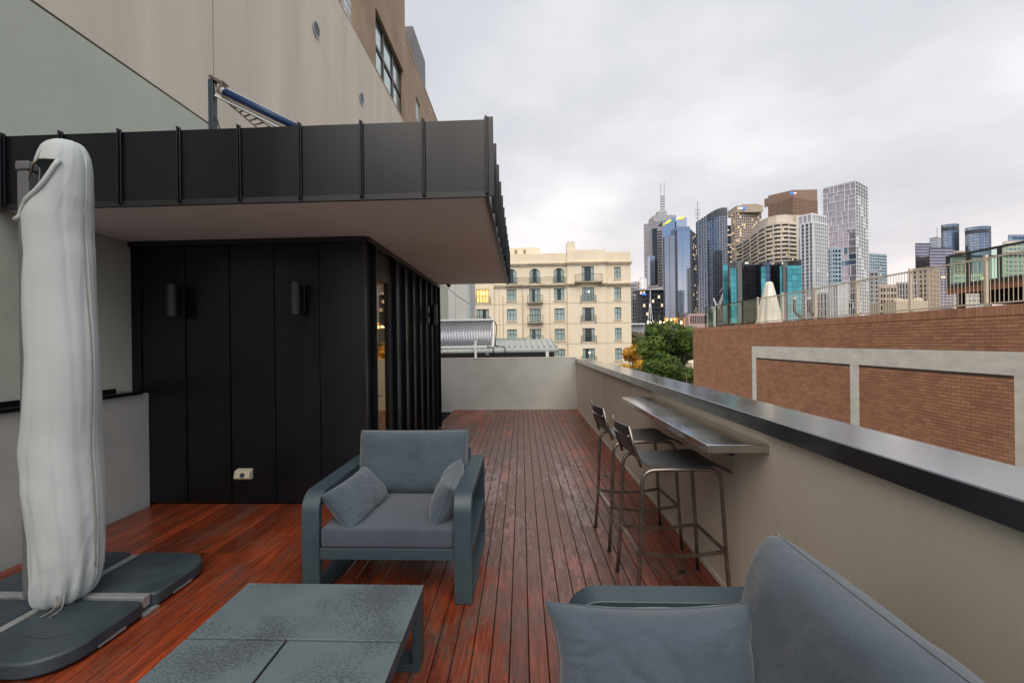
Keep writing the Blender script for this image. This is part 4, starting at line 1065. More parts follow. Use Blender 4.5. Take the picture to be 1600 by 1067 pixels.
# ------------------------------------------------------------------ shed roof with solar tubes past the end wall
sh = thing('corrugated_shed', 'low shed with pale corrugated roof and black fascia just past the end wall', 'shed', (-2, 17, -3))
SY = 15.5
e = at(872, 549, SY); ex = e.x; ez = e.z
bx('fascia', 'frame_black', sh, -9, ex - .12, SY + .02, SY + .06, ez - .55, ez - .01)
bx('wall', 'panel_grey', sh, -9, ex - .15, SY + .07, 19, -14, ez - .1)
q = MB(); q.tube([(-9, SY, ez + .03), (ex, SY, ez + .03)], .07, 12); q.build('gutter', 'roof_pale', sh, smooth=True)
q = MB(); slope = .115
nr = 40; xx0 = -7.0
for k in range(nr):
    a = xx0 + (ex - xx0) * k / nr; b_ = xx0 + (ex - xx0) * (k + 1) / nr; m_ = a + (b_ - a) * .78
    for (u0, u1, dz) in ((a, m_, 0), (m_, b_, .03)):
        q.quad((u0, SY, ez + .09 + dz), (u1, SY, ez + .09 + dz), (u1, SY + 3.0, ez + .09 + dz + 3 * slope), (u0, SY + 3.0, ez + .09 + dz + 3 * slope))
    q.quad((m_, SY, ez + .09), (m_, SY, ez + .12), (m_, SY + 3, ez + .12 + 3 * slope), (m_, SY + 3, ez + .09 + 3 * slope))
    q.quad((b_, SY, ez + .12), (b_, SY, ez + .09), (b_, SY + 3, ez + .09 + 3 * slope), (b_, SY + 3, ez + .12 + 3 * slope))
q.build('roof_sheet', 'roof_pale', sh)
q = MB()
for k in range(nr): a = xx0 + (ex - xx0) * (k + .89) / nr; q.box(a - .018, a + .018, SY + .25, SY + .29, ez + .14, ez + .185)
q.build('roof_fixing', 'frame_black', sh, kind='stuff')
bx('ridge', 'roof_pale', sh, -4.0, at(824, 540, SY + 3).x, SY + 2.9, SY + 3.1, ez + .09 + 3 * slope, ez + .15 + 3 * slope)
p = at(743, 532, SY - .2); q = MB(); q.box(p.x - .035, p.x + .035, SY - .22, SY - .15, -1, p.z); q.build('pole', 'white_metal', sh)
p = at(855, 549, SY - .2); q = MB(); q.box(p.x - .05, p.x + .05, SY - .25, SY - .12, -1, p.z); q.build('downpipe', 'white_metal', sh)
p = at(761, 554, SY - .1); q = MB(); q.tube([(p.x, SY - .02, p.z), (p.x, SY - .1, p.z), (p.x, SY - .16, p.z)], [.08, .07, .02], 12); q.build('floodlight', 'mast', sh, smooth=True)
cdef = [[(-1.9, SY + 1.2, ez + .30), (-.7, SY + .1, ez + .19), (-.56, SY - .09, ez + .17), (-.55, SY - .09, ez - .5)], [(-1.9, SY + 1.1, ez + .28), (-1.1, SY + .1, ez + .19), (-.95, SY - .09, ez + .15), (-.94, SY - .09, ez - .5)]]
q = MB(); [q.tube(fpath(c_, .08), .016, 6) for c_ in cdef]; q.build('cable', 'frame_black', sh, kind='stuff')
sc2 = thing('solar_collector', 'tilted evacuated tube solar collector standing on the corrugated shed roof', 'solar collector', (-2, 17, 1.4))
b0 = at(690, 542, 15.75); b1_ = at(768, 541, 15.75); t0 = at(690, 502, 16.35); t1 = at(772, 501, 16.35)
bz = b1_.z; tz = t1.z; x0c = -4.4; x1c = b1_.x + .02
npt = int((x1c - x0c) / .056)
tl = Vector((0, .6, tz - bz))
tm = MB(); tm.tube([(0, 0, 0), (.0, .6, tz - bz)], .019, 8); tme = tm.mesh('tube', 'tube_silver', True)
for k in range(npt): inst('tube', tme, (x0c + k * .056, 15.75, bz + .02), sc2)
q = MB(); q.prism([(15.78, bz - .03), (15.81, bz - .03), (16.40, tz), (16.37, tz)], lambda u, v, t: (t, u, v), x0c, x1c); q.build('reflector', 'tube_dark', sc2)
# perforated zig-zag reflector strips between the tubes
q = MB()
for k in range(npt):
    for r in range(9):
        f = (r + .5 + (.5 if k % 2 else 0)) / 9.6; p_ = Vector((x0c + k * .056 + .028, 15.75, bz + .02)) + tl * f
        q.beam(p_ + Vector((-.016, 0, -.03)), p_ + Vector((.016, .0, .03)), .004, .012)
q.build('reflector_fin', 'white_metal', sc2, kind='stuff')
q = MB(); q.box(x0c, x1c + .05, 16.29, 16.41, tz + .0, tz + .07); q.build('header_pipe', 'white_metal', sc2, bevel=.01)
q = MB(); q.box(x0c, x1c + .05, 15.70, 15.79, bz - .05, bz + .02); q.build('bottom_rail', 'white_metal', sc2, bevel=.01)
q = MB(); q.beam((x1c + .03, 15.75, bz), (x1c + .03, 16.35, tz), .05, .05); q.build('side_rail', 'white_metal', sc2)
q = MB(); q.tube(fpath([(x1c + .05, 16.35, tz - .02), (x1c + .15, 16.25, tz - .2), (x1c + .10, 15.85, bz)], .1), .018, 8); q.build('hose', 'frame_black', sc2, smooth=True)

# ------------------------------------------------------------------ cream hotel
HY = 70.0
def hx(px): return at(px, 480, HY).x
def hz(py, px=965): return at(px, py, HY).z
ho = thing('cream_hotel', 'cream rendered apartment hotel with rows of teal windows, arched top windows and small balconies', 'building', (5, HY + 8, -14))
rowsz = [(hz(435.5), hz(417)), (hz(467.7), hz(449)), (hz(499), hz(480.3)), (hz(530.6), hz(512.4)), (hz(562.4), hz(544))]
pitch = (rowsz[1][0] - rowsz[4][0]) / 3
rowsz += [(rowsz[4][0] - pitch * (k + 1), rowsz[4][1] - pitch * (k + 1)) for k in range(2)]
cols = {'A': (hx(754.5), 19.7, -.5), 'B': (hx(799.5), 15, 0), 'C': (hx(836), 17.4, 0), 'D': (hx(874), 15.5, 0), 'E': (hx(918.4), 18.3, -.5), 'F': (hx(965.4), 10.2, 0), 'Z': (hx(712), 15, 0)}
pxm = HY / 711
HXL, HXR = hx(600), hx(986)
bayE = (hx(886.6), hx(946.5)); bayA = (hx(735), hx(772))
belt = hz(443); corn = hz(411); top = {'l': hz(396.5, 840), 'e': hz(391.5, 918), 'r': hz(394.3, 965)}
wl = []   # (x0,x1,z0,z1,dep,col,row,kind)
for cn, (cxw, wpx, dep) in cols.items():
    w = wpx * pxm
    for r, (z0, z1) in enumerate(rowsz):
        if r == 0:
            if cn in 'AZ': continue
            if cn in 'BCD': wl.append((cxw - .85, cxw + .85, z0 - .45, z1 + .0, dep, cn, r, 'arch')); continue
            if cn == 'E': wl.append((cxw - w / 2, cxw + w / 2, z0 - .45, z1 + .1, dep, cn, r, 'french')); continue
        kd = 'french' if cn in 'ACE' else 'sash'
        wl.append((cxw - w / 2, cxw + w / 2, z0 - (.25 if kd == 'french' else 0), z1 + (0 if kd != 'french' else .02), dep, cn, r, kd))
jz = [(rowsz[k][0] + rowsz[k + 1][1]) / 2 + .1 for k in range(1, 6)]
jx = [hx(816), hx(859), hx(780)]
def bdep(u): return -.5 if (bayE[0] < u < bayE[1] or bayA[0] < u < bayA[1]) else 0
us = sorted({HXL, HXR, *bayE, *bayA} | {a for w in wl for a in w[:2]} | {a for j in jx for a in (j - .03, j + .03)})
vs = sorted({-14, belt, corn, top['l'], top['e'], top['r']} | {a for w in wl for a in w[2:4]} | {a for j in jz for a in (j - .03, j + .03)})
def cellH(u, v):
    tp = top['e'] if bayE[0] < u < bayE[1] else (top['r'] if u > bayE[1] else top['l'])
    if v > tp: return (.4, 'hotel')
    for w in wl:
        if w[0] < u < w[1] and w[2] < v < w[3]: return None
    b_ = bdep(u)
    if v < belt:
        for j in jz:
            if abs(v - j) < .03: return (b_ + .05, 'joint')
        for j in jx:
            if abs(u - j) < .03: return (b_ + .05, 'joint')
    return (b_, 'hotel')
q = MB()
D = {}
# skip cells above the parapet
def cellH2(u, v):
    c = cellH(u, v)
    return c
fnH = lambda u, v, d: (u, HY + d, v)
vs_main = [v for v in vs if v <= top['l'] + 1e-6]
q.hf(us, vs_main, cellH2, fnH)
q.build('front_wall', 'hotel', ho)
bx('parapet', 'hotel', ho, bayE[0], bayE[1], HY - .5, HY + .4, top['l'] + .001, top['e'])
bx('parapet', 'hotel', ho, bayE[1] + .001, HXR, HY, HY + .4, top['l'] + .001, top['r'])
bx('core', 'hotel', ho, HXL, HXR - .02, HY + .45, HY + 16, -14, top['l'] - .05)
q = MB(); q.quad((HXR, HY, -14), (HXR, HY + .46, -14), (HXR, HY + .46, top['l']), (HXR, HY, top['l'])); q.build('side_return', 'hotel', ho)
def cornice(z, segs, hgt, pr, nm, mt):
    for a, b_, d in segs:
        q = MB(); q.box(a - pr * .6, b_ + pr * .6, HY + d - pr, HY + d - .003, z, z + hgt * .45); q.box(a - pr * .3, b_ + pr * .3, HY + d - pr * .55, HY + d - .003, z - hgt * .55, z - .001); q.build(nm, mt, ho)
segs = [(HXL, bayE[0], 0), (bayE[0], bayE[1], -.5), (bayE[1], HXR, 0)]
cornice(corn, segs, .42, .35, 'cornice', 'hotel_trim')
cornice(belt - .1, [(HXL, bayE[0] - .4, 0), (bayE[0], cols['E'][0] - 1.3, -.5), (cols['E'][0] + 1.3, bayE[1], -.5), (bayE[1] + .3, HXR, 0)], .45, .35, 'belt_course', 'hotel_trim')
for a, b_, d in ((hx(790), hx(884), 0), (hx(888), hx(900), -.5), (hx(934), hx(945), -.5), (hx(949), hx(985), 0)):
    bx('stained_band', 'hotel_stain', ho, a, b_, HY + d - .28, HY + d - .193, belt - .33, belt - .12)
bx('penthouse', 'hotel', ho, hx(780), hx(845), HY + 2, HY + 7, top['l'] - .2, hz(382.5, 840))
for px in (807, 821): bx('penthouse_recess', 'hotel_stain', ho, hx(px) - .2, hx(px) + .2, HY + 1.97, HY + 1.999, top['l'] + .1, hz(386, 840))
bx('chimney', 'hotel', ho, hx(886.5), hx(899.5), HY - .3, HY + 1.2, top['e'] - .2, hz(379, 893))
for px in (889.5, 896): q = MB(); q.tube([(hx(px), HY + .4, hz(379, 893)), (hx(px), HY + .4, hz(377, 893))], .16, 10); q.build('chimney_pot', 'hotel_stain', ho)
def hsub(name, q, mt, parent): return sub(name, q, mt, parent)
rnd = random.Random(9)
for (x0, x1, z0, z1, dep, cn, r, kd) in wl:
    if r > 5: continue
    yb = HY + dep + .16
    q = MB(); t = .07
    q.box(x0, x0 + t, yb, yb + .06, z0, z1); q.box(x1 - t, x1, yb, yb + .06, z0, z1); q.box(x0 + t, x1 - t, yb, yb + .06, z1 - t, z1); q.box(x0 + t, x1 - t, yb, yb + .06, z0, z0 + t)
    nm = 3 if kd != 'sash' or cn in 'B' else 3
    nm = 1 if cn == 'F' else (3 if kd == 'french' else 2)
    for k in range(1, nm + 1):
        xm = x0 + (x1 - x0) * k / (nm + 1); q.box(xm - .035, xm + .035, yb + .002, yb + .055, z0 + t, z1 - t)
    zm = z0 + (z1 - z0) * .55; q.box(x0 + t, x1 - t, yb + .01, yb + .05, zm - .025, zm + .025)
    wd = q.build('window', 'win_frame', ho)
    q = MB(); n = nm + 1
    lit = (cn, r) in (('A', 1),)
    openm = rnd.random() < .45
    for k in range(n):
        a = x0 + (x1 - x0) * k / n; b_ = x0 + (x1 - x0) * (k + 1) / n
        mt = rnd.choice(['curtain', 'curtain_blue']) if k in (0, n - 1) else ('pane_dark' if openm else rnd.choice(['curtain_blue', 'curtain', 'pane_dark']))
        if n == 2: mt = rnd.choice(['curtain', 'curtain_blue'])
        if lit: mt = 'lit_warm'
        q.quad((a, yb + .05, z0), (b_, yb + .05, z0), (b_, yb + .05, z1), (a, yb + .05, z1), mt)
    sub('pane', q, 'curtain', wd)
    if (cn, r) in (('A', 1), ('E', 1), ('E', 4)):
        q = MB(); xm = (x0 + x1) / 2 + .1; q.box(xm - .10, xm + .10, yb + .02, yb + .045, z1 - .75, z1 - .52); sub('ceiling_lamp', q, 'lit_lamp', wd)
    if kd == 'arch':
        q = MB(); cxm = (x0 + x1) / 2; R_ = (x1 - x0) / 2; zc = z1 - R_; n = 12
        for s in (-1, 1):
            for k in range(n):
                a0 = PI / 2 * k / n; a1 = PI / 2 * (k + 1) / n
                p0_ = (cxm + s * R_ * math.cos(a0), zc + R_ * math.sin(a0)); p1_ = (cxm + s * R_ * math.cos(a1), zc + R_ * math.sin(a1))
                pts = [p0_, p1_, (p1_[0], z1), (p0_[0], z1)]
                q.prism(pts, lambda u, v, t: (u, t, v), HY + .001, HY + .2)
        q.build('arch_head', 'hotel', ho)
        for s in (-1, 1): bx('arch_jamb', 'hotel', ho, *sorted((cxm + s * R_ * .999, cxm + s * (R_ - .10))), HY + .05, HY + .155, z0, zc)
    if kd == 'sash': bx('sill', 'hotel_trim', ho, x0 - .12, x1 + .12, HY + dep - .12, HY + dep - .002, z0 - .18, z0 - .06)
    if kd in ('french', 'arch'):
        wide = 0 if kd == 'arch' else (.22 if cn != 'C' else .3)
        if cn == 'E' and r == 0: wide = 1.1
        out_ = .9 if (cn == 'C' and kd == 'french') or (cn == 'E' and r == 0) else .22
        rh = 1.0 if out_ > .5 else .85
        if kd == 'arch': rh = .8
        yr = HY + dep - out_; q = MB(); a, b_ = x0 - wide, x1 + wide
        q.box(a, b_, yr, yr + .04, z0 + rh, z0 + rh + .05); q.box(a, b_, yr, yr + .04, z0 + .02, z0 + .05)
        n = int((b_ - a) / .16)
        for k in range(n + 1): xk = a + (b_ - a) * k / n; q.box(xk - .013, xk + .013, yr + .01, yr + .03, z0 + .05, z0 + rh)
        for xk in (a, b_): q.box(xk - .04, xk + .04, yr, HY + dep - .003, z0 - .15, z0 - .05); q.box(xk - .03, xk + .03, yr, yr + .05, z0 - .2, z0 + rh + .05); q.box(xk - .02, xk + .02, yr + .06, HY + dep - .003, z0 + rh, z0 + rh + .04)
        if kd == 'arch':
            for k in (-.5, .5): q.box((a + b_) / 2 + k - .03, (a + b_) / 2 + k + .03, yr, yr + .05, z0 - .22, z0 + rh)
        q.build('balcony_railing', 'win_frame', ho)
        if out_ > .5: bx('balcony_slab', 'hotel_trim', ho, a + .05, b_ - .05, yr + .06, HY + dep - .004, z0 - .14, z0 - .01)
q = MB(); a, b_ = hx(780), hx(886); zr = rowsz[0][0] - .45
q.box(a, b_, HY - .32, HY - .28, zr + .85, zr + .89)
n = int((b_ - a) / .22)
for k in range(n): xk = a + (b_ - a) * k / n; q.box(xk - .01, xk + .01, HY - .31, HY - .29, zr - .1, zr + .85)
q.build('terrace_railing', 'win_frame', ho, kind='stuff')
for px in (807.5, 776): q = MB(); q.tube([(hx(px + 10), HY - .08, rowsz[1][1] - 1), (hx(px + 10), HY - .08, -5)], .05, 8); q.build('downpipe', 'hotel_trim', ho)

gp = thing('grey_panel_building', 'plain pale grey panel clad building half hidden behind the cabin, beside the cream hotel', 'building', (-8, 44, -14))
xr_ = at(731, 480, 42).x
q = MB()
k = 0
x = xr_
while x > -20:
    q = MB(); q.box(x - 1.16, x, 42, 42.1, -14, 11); q.build('wall_panel', 'panel_grey', gp); x -= 1.18
bx('core', 'panel_grey', gp, -20, xr_ - .1, 42.11, 50, -14, 10.9)
bx('corner_trim', 'curtain_blue', gp, xr_ + .01, xr_ + .18, 42, 42.2, -14, 11)
q = MB(); q.tube([at(697, 447, 41), at(712, 461, 40.8), at(735, 476, 40.5)], .03, 6); tag(q.build('cable', 'frame_black'), 'thin black cable slanting across the grey panel building', 'cable')

# ------------------------------------------------------------------ trees
def tree(name, label, x, y, zg, ztop, rad, leaf, n, size, seed, cluster=26, group=None):
    rnd = random.Random(seed); t = thing(name, label, 'tree', (x, y, zg), group)
    q = MB(); hgt = ztop - zg; cz = zg + hgt * .66
    q.tube([(x, y, zg), (x + .15, y, zg + hgt * .2), (x - .1, y + .1, zg + hgt * .42)], [.42, .34, .26], 10)
    tips = []
    for k in range(13):
        a = rnd.uniform(0, 2 * PI); e_ = rnd.uniform(.15, 1.0); r = rad * rnd.uniform(.5, .85) * math.cos(e_ * .9)
        s_ = Vector((x - .1, y + .1, zg + hgt * rnd.uniform(.30, .45))); e2 = Vector((x + r * math.cos(a), y + r * math.sin(a), cz + hgt * .30 * math.sin(e_ * 1.2)))
        mid = s_.lerp(e2, .5) + Vector((rnd.uniform(-.3, .3), rnd.uniform(-.3, .3), rnd.uniform(-.2, .6)))
        q.tube([s_, mid, e2], [.15, .09, .03], 6)
        for j in range(3):
            b_ = mid.lerp(e2, rnd.uniform(0, .8)); q.tube([b_, b_ + Vector((rnd.uniform(-1, 1), rnd.uniform(-1, 1), rnd.uniform(0, 1.2)))], [.045, .015], 5)
    q.build('trunk', 'bark', t, smooth=True)
    cl_ = []
    for k in range(cluster):
        for _ in range(20):
            u = Vector((rnd.uniform(-1, 1), rnd.uniform(-1, 1), rnd.uniform(-1, 1)))
            if .3 < u.length < 1: break
        c = Vector((x + u.x * rad * .86, y + u.y * rad * .86, cz - hgt * .02 + u.z * hgt * .31)); cl_.append((c, rad * rnd.uniform(.20, .36)))
    q = MB()
    for k in range(n):
        c, r = rnd.choice(cl_); d = Vector((rnd.gauss(0, 1), rnd.gauss(0, 1), rnd.gauss(0, 1))).normalized() * r * rnd.uniform(.55, 1.08) ** .6
        d.z *= .75
        p_ = c + d; nn = (d.normalized() + Vector((rnd.uniform(-.8, .8), rnd.uniform(-.8, .8), rnd.uniform(-.2, .9)))).normalized()
        a1 = nn.orthogonal().normalized(); a2 = nn.cross(a1); an = rnd.uniform(0, PI); e1 = (a1 * math.cos(an) + a2 * math.sin(an)) * size * rnd.uniform(.6, 1.2); e2 = nn.cross(e1.normalized()) * size * .55
        i = len(q.v); q.v += [tuple(p_ - e1), tuple(p_ + e2), tuple(p_ + e1), tuple(p_ - e2)]; q.f.append((i, i + 1, i + 2, i + 3)); q.mi.append(q._m(None))
    q.build('crown', leaf, t)
    return t
c = at(1040, 540, 42); tree('green_tree', 'large bushy green tree between the cream hotel and the brick wall', c.x, 42, -11, at(1045, 468, 42).z, 3.1, 'leaf_green', 34000, .13, 3, 60)
c = at(994, 540, 52); tree('yellow_tree', 'yellow autumn tree partly hidden by the hotel corner', c.x + .2, 52, -13, at(994, 527, 52).z, 2.6, 'leaf_yellow', 9000, .16, 4)
c = at(1016, 560, 50); tree('yellow_tree', 'yellow leaved tree showing through behind the big green tree', c.x, 50, -13, at(1016, 535, 50).z, 2.3, 'leaf_yellow', 7000, .15, 6)
c = at(1000, 585, 40); tree('small_green_tree', 'small dark green tree low in front, beside the parapet capping', c.x, 40, -13, at(1000, 566, 40).z, 2.2, 'leaf_green', 8000, .12, 8)
c = at(1074, 585, 40); tree('olive_tree', 'sparse small tree with bare twigs at the brick corner', c.x, 39, -13, at(1074, 563, 39).z, 1.6, 'leaf_olive', 1800, .11, 9)
for k, px in enumerate((1000, 1078, 960)):
    c = at(px, 520, 110); tree('olive_tree', ('muted olive tree far behind the yellow tree', 'muted olive tree far behind, beside the pink arcade', 'muted olive tree far behind the hotel')[k], c.x, 110, -14, at(px, (505, 505, 520)[k], 110).z, 6, 'leaf_olive', 4000, .4, 30 + k)
b_ = bx('lane_building', 'hotel', None, 22, 30, 60, 68, -14, -1.5); tag(b_, 'low cream building seen behind the bare twigs', 'building')

# ------------------------------------------------------------------ city skyline
mat('t_grey', (.33, .33, .35), .5, island=.08); mat('t_dark', (.035, .04, .05), .3, spec=.7); mat('t_white', (.66, .69, .71), .6, island=.06)
mat('t_tan', (.42, .34, .27), .8, island=.08); mat('t_brown', (.27, .175, .125), .8, island=.08); mat('t_beige', (.60, .54, .45), .8, island=.05)
mat('g_blue', (.56, .60, .67), .06, metal=.97); mat('g_dark', (.10, .12, .16), .09, metal=.7, island=.25); mat('g_teal', (.08, .36, .41), .12, metal=.55, island=.25)
mat('g_mauve', (.42, .38, .43), .1, metal=.85, island=.12); mat('g_steel', (.36, .42, .50), .12, metal=.8, island=.15); mat('g_black', (.02, .022, .028), .12, spec=.8, island=.2)
mat('g_pale', (.36, .46, .50), .2, metal=.5, island=.2); mat('t_pink', (.50, .36, .34), .7); mat('g_navy', (.09, .14, .22), .15, metal=.7, island=.2)
mat('w_lit', (1, .8, .5), .5, emit=(1, .72, .40), estr=.3, island=.4); mat('yellow_sign', (.9, .75, .02), .5, emit=(1, .85, .02), estr=.55); mat('blue_sign', (.03, .12, .5), .5, emit=(.05, .22, .9), estr=.6)
mat('white_sign', (.8, .8, .8), .5, emit=(1, 1, 1), estr=.25); mat('orange_col', (.75, .38, .04), .6, emit=(1, .5, .05), estr=.08)
mat('t_domes', (.50, .44, .32), .8)

def rayhit(C, d, px):
    r = Fv + Rv * ((px - 783) / 711); rx, ry = r.x, r.y   # C + s d = t r
    det = d[0] * -ry + rx * d[1]
    s = (-C[0] * -ry - rx * C[1]) / det
    return s
def poly_tower(name, label, pts, ztop, fh, bw_, band, pier, wall, glass, lit=0., parent_kind='tower', dep=.35, z0=-14, zdet=-4, ztopf=None, cap=True, back=30, roofm=None, closed=False, band_out=0.):
    cx_ = sum(p[0] for p in pts) / len(pts); cy_ = sum(p[1] for p in pts) / len(pts)
    root = thing(name, label, parent_kind, (cx_, cy_, z0)); rnd = random.Random(len(label) + int(cx_))
    Q = MB(); G = MB(); P_ = MB()
    zt = ztopf or (lambda x: ztop)
    segs = list(zip(pts, pts[1:]))
    for (a, b_) in segs:
        a = Vector((a[0], a[1], 0)); b_ = Vector((b_[0], b_[1], 0)); L = (b_ - a).length; n = max(1, round(L / bw_)); d = (b_ - a).normalized(); nr = Vector((d.y, -d.x, 0))
        for i in range(n):
            p0 = a + d * (L * i / n); p1 = a + d * (L * (i + 1) / n); w = L / n; zT = zt((p0.x + p1.x) / 2)
            i0 = p0 - nr * dep; i1 = p1 - nr * dep
            nf = max(1, int((zT - zdet) / fh))
            for f in range(nf):
                z1 = zT - f * fh; z0_ = z1 - fh
                mt = glass
                if lit and rnd.random() < lit: mt = 'w_lit'
                up = Vector((0, 0, 1))
                G.quad(i0 + up * z0_, i1 + up * z0_, i1 + up * z1, i0 + up * z1, mt)
                if band:
                    zb_ = z1 - fh * band; o0 = p0 + nr * band_out; o1 = p1 + nr * band_out
                    Q.quad(o0 + up * zb_, o1 + up * zb_, o1 + up * z1, o0 + up * z1, wall); Q.quad(i0 + up * zb_, i1 + up * zb_, o1 + up * zb_, o0 + up * zb_, wall)
                    if band_out: Q.quad(o0 + up * z1, o1 + up * z1, i1 + up * z1, i0 + up * z1, wall)
            if pier:
                zb_ = zT - nf * fh; up = Vector((0, 0, 1)); hw = w * pier / 2
                for c_ in ((p0,) if i < n - 1 else (p0, p1)):
                    e0 = c_ - d * hw + nr * .05; e1 = c_ + d * hw + nr * .05; k0 = e0 - nr * (dep + .04); k1 = e1 - nr * (dep + .04)
                    P_.quad(e0 + up * zb_, e1 + up * zb_, e1 + up * zT, e0 + up * zT, wall); P_.quad(k0 + up * zb_, e0 + up * zb_, e0 + up * zT, k0 + up * zT, wall); P_.quad(e1 + up * zb_, k1 + up * zb_, k1 + up * zT, e1 + up * zT, wall)
            up = Vector((0, 0, 1)); zb_ = zT - nf * fh
            Q.quad(p0 + up * z0, p1 + up * z0, p1 + up * zb_, p0 + up * zb_, wall)
    G.build('glazing', None, root, kind='stuff')
    if Q.v: Q.build('floor_band', None, root, kind='stuff')
    if P_.v: P_.build('pier', None, root, kind='stuff')
    # body behind the faces, inset
    B = MB(); a = Vector((pts[0][0], pts[0][1])); e_ = Vector((pts[-1][0], pts[-1][1])); base = [Vector(p[:2]) for p in pts]
    cen = sum((v for v in base), Vector((0, 0))) / len(base)
    if not closed:
        dirb = Vector((cen.x, cen.y)).normalized()
        if len(pts) == 3:
            loop = base + [base[0] + base[2] - base[1]]
        else:
            loop = base + [base[-1] + dirb * back, base[0] + dirb * back]
    else: loop = base
    lc = sum((v for v in loop), Vector((0, 0))) / len(loop)
    ins = []; nl = len(loop); area = sum(loop[k].x * loop[(k + 1) % nl].y - loop[(k + 1) % nl].x * loop[k].y for k in range(nl)); sg = 1 if area > 0 else -1
    for k, v in enumerate(loop):
        e1 = (v - loop[k - 1]).normalized(); e2 = (loop[(k + 1) % nl] - v).normalized()
        n1 = Vector((-e1.y, e1.x)) * sg; n2_ = Vector((-e2.y, e2.x)) * sg; nn = n1 + n2_
        nn = nn / max(.5, 1 + n1.dot(n2_)); ins.append(v + nn * (dep + .35))
    if ztopf:
        n = len(ins); i = len(B.v)
        for z in (0, 1): B.v += [(v.x, v.y, (z0 if z == 0 else zt(v.x) - .6)) for v in ins]
        for k in range(n): j = (k + 1) % n; B.f.append((i + k, i + j, i + n + j, i + n + k)); B.mi.append(B._m(None))
        B.f.append(tuple(i + n + k for k in range(n))); B.mi.append(0)
    else:
        B.prism([(v.x, v.y) for v in ins], lambda u, v, t: (u, v, t), z0, ztop - .05)
    B.build('body', roofm or wall, root)
    if cap and not ztopf:
        K = MB(); K.prism([(v.x, v.y) for v in loop], lambda u, v, t: (u, v, t), ztop + .002, ztop + .8); K.build('parapet', wall, root)
    return root
def corner_tower(name, label, xl, xc, xr, yt, D, ang, *a, **k):
    C = at(xc, 480, D); C = Vector((C.x, C.y)); an = math.radians(ang)
    dR = (math.cos(an), math.sin(an)); dL = (-math.sin(an), math.cos(an))
    if xc - xl < 2.5:
        dL = tuple(C.normalized()); C0 = at(xl, 480, D); C = Vector((C0.x, C0.y))
        if ang < 25: t_ = math.atan2(C.x, C.y) * .8; dR = (math.cos(t_), -math.sin(t_) * 1.0) if 0 else (math.cos(an), math.sin(an))
    sR = rayhit(C, dR, xr); sL = rayhit(C, dL, xl) if xc - xl >= 2.5 else 25
    pts = [(C.x + dL[0] * sL, C.y + dL[1] * sL), (C.x, C.y), (C.x + dR[0] * sR, C.y + dR[1] * sR)]
    if xc >= xr: pts = [pts[0], pts[1], (C.x + dR[0] * 25, C.y + dR[1] * 25)]
    zt = at(xc, yt, D).z
    return poly_tower(name, label, pts, zt, *a, **k), pts, zt
def px_box(name, mt, parent, x0, x1, y0, y1, D, dep_=10):
    a = at(x0, y1, D); b_ = at(x1, y0, D); return bx(name, mt, parent, a.x, b_.x, D, D + dep_, a.z, b_.z)

# 1 grey banded tower with twin mast
t1, P1, Z1 = corner_tower('banded_tower', 'grey horizontally banded tower with stepped glass centre and a twin lattice mast', 1008, 1036, 1063, 345, 640, 42, 3.9, 8, .48, .0, 't_grey', 'g_mauve', .01, band_out=.1)
zz = lambda px, y, D=640: at(px, y, D).z
px_box('upper_step', 't_grey', t1, 1021, 1056, 336, 346, 655, 25); px_box('crown_step', 't_grey', t1, 1028, 1042, 330, 337, 662, 12)
px_box('centre_strip', 'g_black', t1, 1020, 1027, 357, 445, 632, 12); px_box('centre_strip', 'g_steel', t1, 1016, 1023, 400, 445, 628, 12)
q = MB()
for px in (1032.5, 1037.8): a, b_ = at(px, 332, 664), at(px, 286, 664); q.beam(a, b_, .7, .7, up=(0, 1, 0))
for y in range(307, 332, 4): a, b_ = at(1032, y, 664), at(1038.5, y, 664); q.beam(a, b_, 2.2, 1.0)
for y in range(307, 329, 4): q.beam(at(1032, y, 664), at(1038.5, y + 4, 664), .35, .35)
q.build('mast', 't_grey', t1)
# 2 mirror tower
t2, P2, Z2 = corner_tower('mirror_tower', 'tall blue mirror glass tower with yellow rooftop signs', 1037, 1037, 1057, 346, 520, 4, 3.8, 9, .05, .03, 'g_steel', 'g_blue', .0, dep=.15)
t2b, P2b, Z2b = corner_tower('mirror_tower_slab', 'lower blue mirror glass slab with dark right flank, beside the yellow signed tower', 1056, 1058, 1080, 362, 505, 3, 3.8, 9, .05, .03, 'g_steel', 'g_blue', .0, dep=.15)
poly_tower('dark_slab_tower', 'narrow dark glass slab with lit windows between the mirror and curved towers', [tuple(at(1079.5, 480, 512).xy), tuple(at(1090, 480, 545).xy)], at(1082, 358, 512).z, 3.8, 3.5, .35, 0, 't_dark', 'g_black', .12, dep=.3, back=20)
q = MB(); w0, w1, w2 = at(1037.2, 346, 519.5), at(1056.5, 338.5, 521), at(1073, 340, 526)
f0 = Vector((0, 24, 0)); zb_ = Z2 - .5
q.prism([(w0.x, w0.y), (w1.x, w1.y), (w1.x, w1.y + 24), (w0.x, w0.y + 24)], lambda u, v, t: (u, v, t if t < 0 or u > w0.x + .1 else Z2 + .5), zb_, w1.z)
q.prism([(w1.x, w1.y + .2), (w2.x, w2.y), (w2.x, w2.y + 20), (w1.x, w1.y + 20)], lambda u, v, t: (u, v, t), -10, w2.z); q.build('upper_block', 'g_blue', t2)
q = MB(); q.beam(at(1040, 349, 515), at(1048, 344, 512), 1, 2.0); sub('sign', q, 'yellow_sign', t2) if 0 else q.build('sign', 'yellow_sign', t2)
q = MB(); q.beam(at(1061, 341, 520), at(1068, 340, 521), 1, 2.0); q.build('sign', 'yellow_sign', t2)
q = MB(); q.beam(at(1057.5, 341.5, 519), at(1060, 340.5, 519), 1, 2.4); q.build('sign', 'white_sign', t2)
